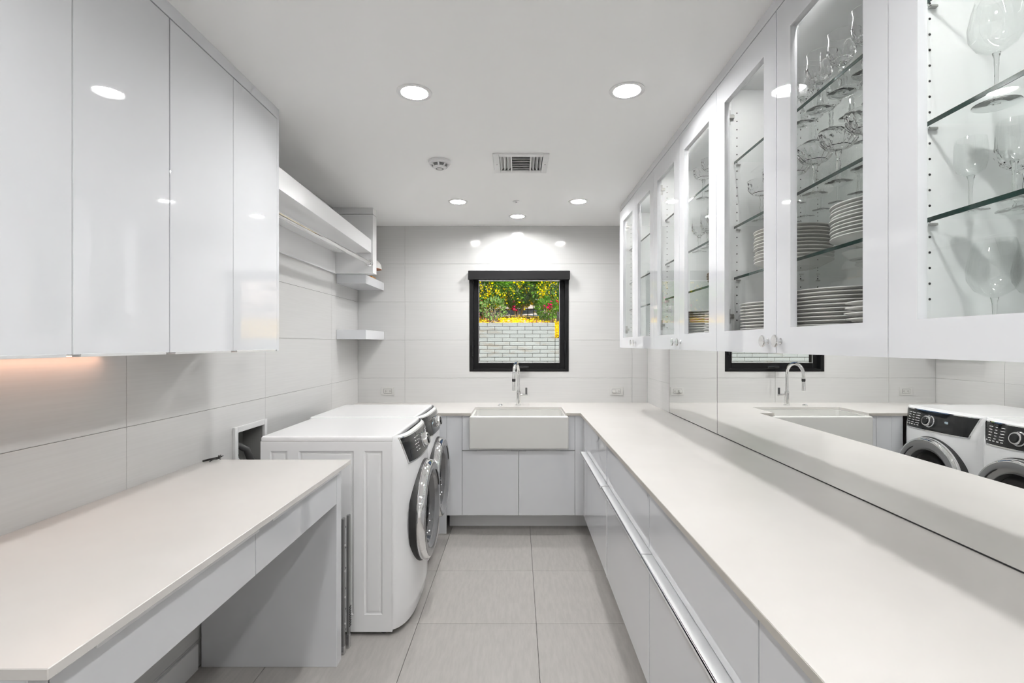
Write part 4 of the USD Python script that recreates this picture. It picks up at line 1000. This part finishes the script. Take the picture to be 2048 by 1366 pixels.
def shrub(name, label, cat, c, r, ground, n, leafmat, fl, seed, size=0.028, stems=7):
    t = Thing(name, label, cat, (c[0], c[1], ground))
    g = np.random.default_rng(seed)
    st = []
    for k in range(stems):
        a = g.uniform(-1, 1, 2)
        st.append(tube([(c[0] + a[0] * 0.05, c[1] + a[1] * 0.05, ground - 0.05), (c[0] + a[0] * r[0] * 0.35, c[1] + a[1] * r[1] * 0.3, (ground + c[2]) / 2), (c[0] + a[0] * r[0] * 0.8, c[1] + a[1] * r[1] * 0.7, c[2] + g.uniform(-0.1, 0.4) * r[2])], [0.009, 0.007, 0.003], 6))
    t.part('stems', join(st), 'bark', 40)
    t.part('foliage', leaves(blob(c, r, n, seed), size, seed=seed), leafmat, kind='stuff')
    for j, (mt, m, clumps, fs) in enumerate(fl):
        cc = blob(c, np.array(r) * 1.0, clumps, seed + 50 + j, 0.9)
        cc = cc[cc[:, 1] < c[1] + 0.3 * r[1]]
        pts = (cc[:, None] + g.normal(size=(len(cc), m, 3)) * 0.045).reshape(-1, 3)
        t.part('blossoms', leaves(pts, fs, seed=seed + 9 + j, aspect=0.8), mt, kind='stuff')
    return t
shrub('yellow_shrub', 'leafy yellow-flowering shrub, left part of the window view', 'shrub', (-0.62, 9.3, 2.52), (0.50, 0.40, 0.46), 1.84, 10000, 'leaf_green', [('petal_yellow', 11, 150, 0.021)], 21)
shrub('yellow_shrub', 'leafy yellow-flowering shrub, right part of the window view', 'shrub', (0.62, 9.35, 2.54), (0.52, 0.40, 0.50), 1.84, 10000, 'leaf_green', [('petal_yellow', 11, 160, 0.021), ('petal_magenta', 8, 3, 0.022)], 22)
shrub('yellow_shrub', 'yellow-flowering shrub visible only in the cabinet door reflections', 'shrub', (-1.68, 9.3, 2.5), (0.55, 0.40, 0.5), 1.84, 10000, 'leaf_green', [('petal_yellow', 8, 40, 0.020)], 23)
shrub('yellow_shrub', 'taller yellow-flowering shrub in the middle of the window view', 'shrub', (-0.02, 9.5, 2.58), (0.50, 0.35, 0.50), 1.86, 11000, 'leaf_green', [('petal_yellow', 10, 120, 0.021), ('petal_magenta', 14, 4, 0.022)], 24)
shrub('bougainvillea', 'magenta-flowering bush at the right of the window view', 'shrub', (0.50, 8.70, 2.04), (0.20, 0.18, 0.20), 1.76, 700, 'leaf_green', [('petal_magenta', 14, 7, 0.022)], 31, stems=5)
shrub('bougainvillea', 'sparse pale bush at the lower left of the window view', 'shrub', (-0.42, 8.68, 2.03), (0.24, 0.16, 0.20), 1.76, 320, 'leaf_pale', [('petal_magenta', 6, 3, 0.018)], 32, stems=10)
shrub('bougainvillea', 'magenta-flowering bush seen only in the cabinet door reflections', 'shrub', (-1.1, 8.7, 2.00), (0.25, 0.2, 0.25), 1.76, 1000, 'leaf_green', [('petal_magenta', 9, 8, 0.022)], 33, stems=5)
hd = Thing('hedge', 'dark green leafy hedge behind the iron fence', 'hedge', (-0.4, 10.6, 1.95))
hb = np.random.default_rng(77)
hd.part('foliage', leaves(np.column_stack([hb.uniform(-3.2, 2.4, 17000), hb.uniform(10.40, 10.85, 17000), 2.26 + 0.95 * hb.uniform(0, 1, 17000) ** 0.8]), 0.040, seed=78), 'leaf_green', kind='stuff')
hd.part('stems', join([tube([(x, 10.6, 1.8), (x + 0.05, 10.6, 2.2), (x, 10.62, 2.9)], [0.016, 0.013, 0.006], 6) for x in np.arange(-3.1, 2.4, 0.45)]), 'bark', 40)
g = np.random.default_rng(5)
pts = np.column_stack([g.uniform(-2.2, 0.52, 4200), g.uniform(8.26, 9.9, 4200), np.zeros(4200)])
pts[:, 2] = bed(pts[:, 0], pts[:, 1]) + g.uniform(0.005, 0.05, 4200)
solo('fallen_petals', leaves(pts[:1500], 0.024, seed=6, aspect=0.8), 'petal_yellow', 'fallen yellow petals on the bed behind the wall', 'petals', kind='stuff')
solo('fallen_bracts', leaves(pts[3700:], 0.022, seed=8, aspect=0.8), 'petal_pink', 'dry pink petals scattered on the bed behind the wall', 'petals', kind='stuff')
solo('groundcover', leaves(np.column_stack([g.uniform(0.60, 1.5, 1500), g.uniform(8.4, 8.9, 1500), g.uniform(1.53, 1.80, 1500)]), 0.026, seed=9, aspect=0.8), 'petal_yellow', 'yellow flowering plant by the right end of the wall', 'plant', kind='stuff')
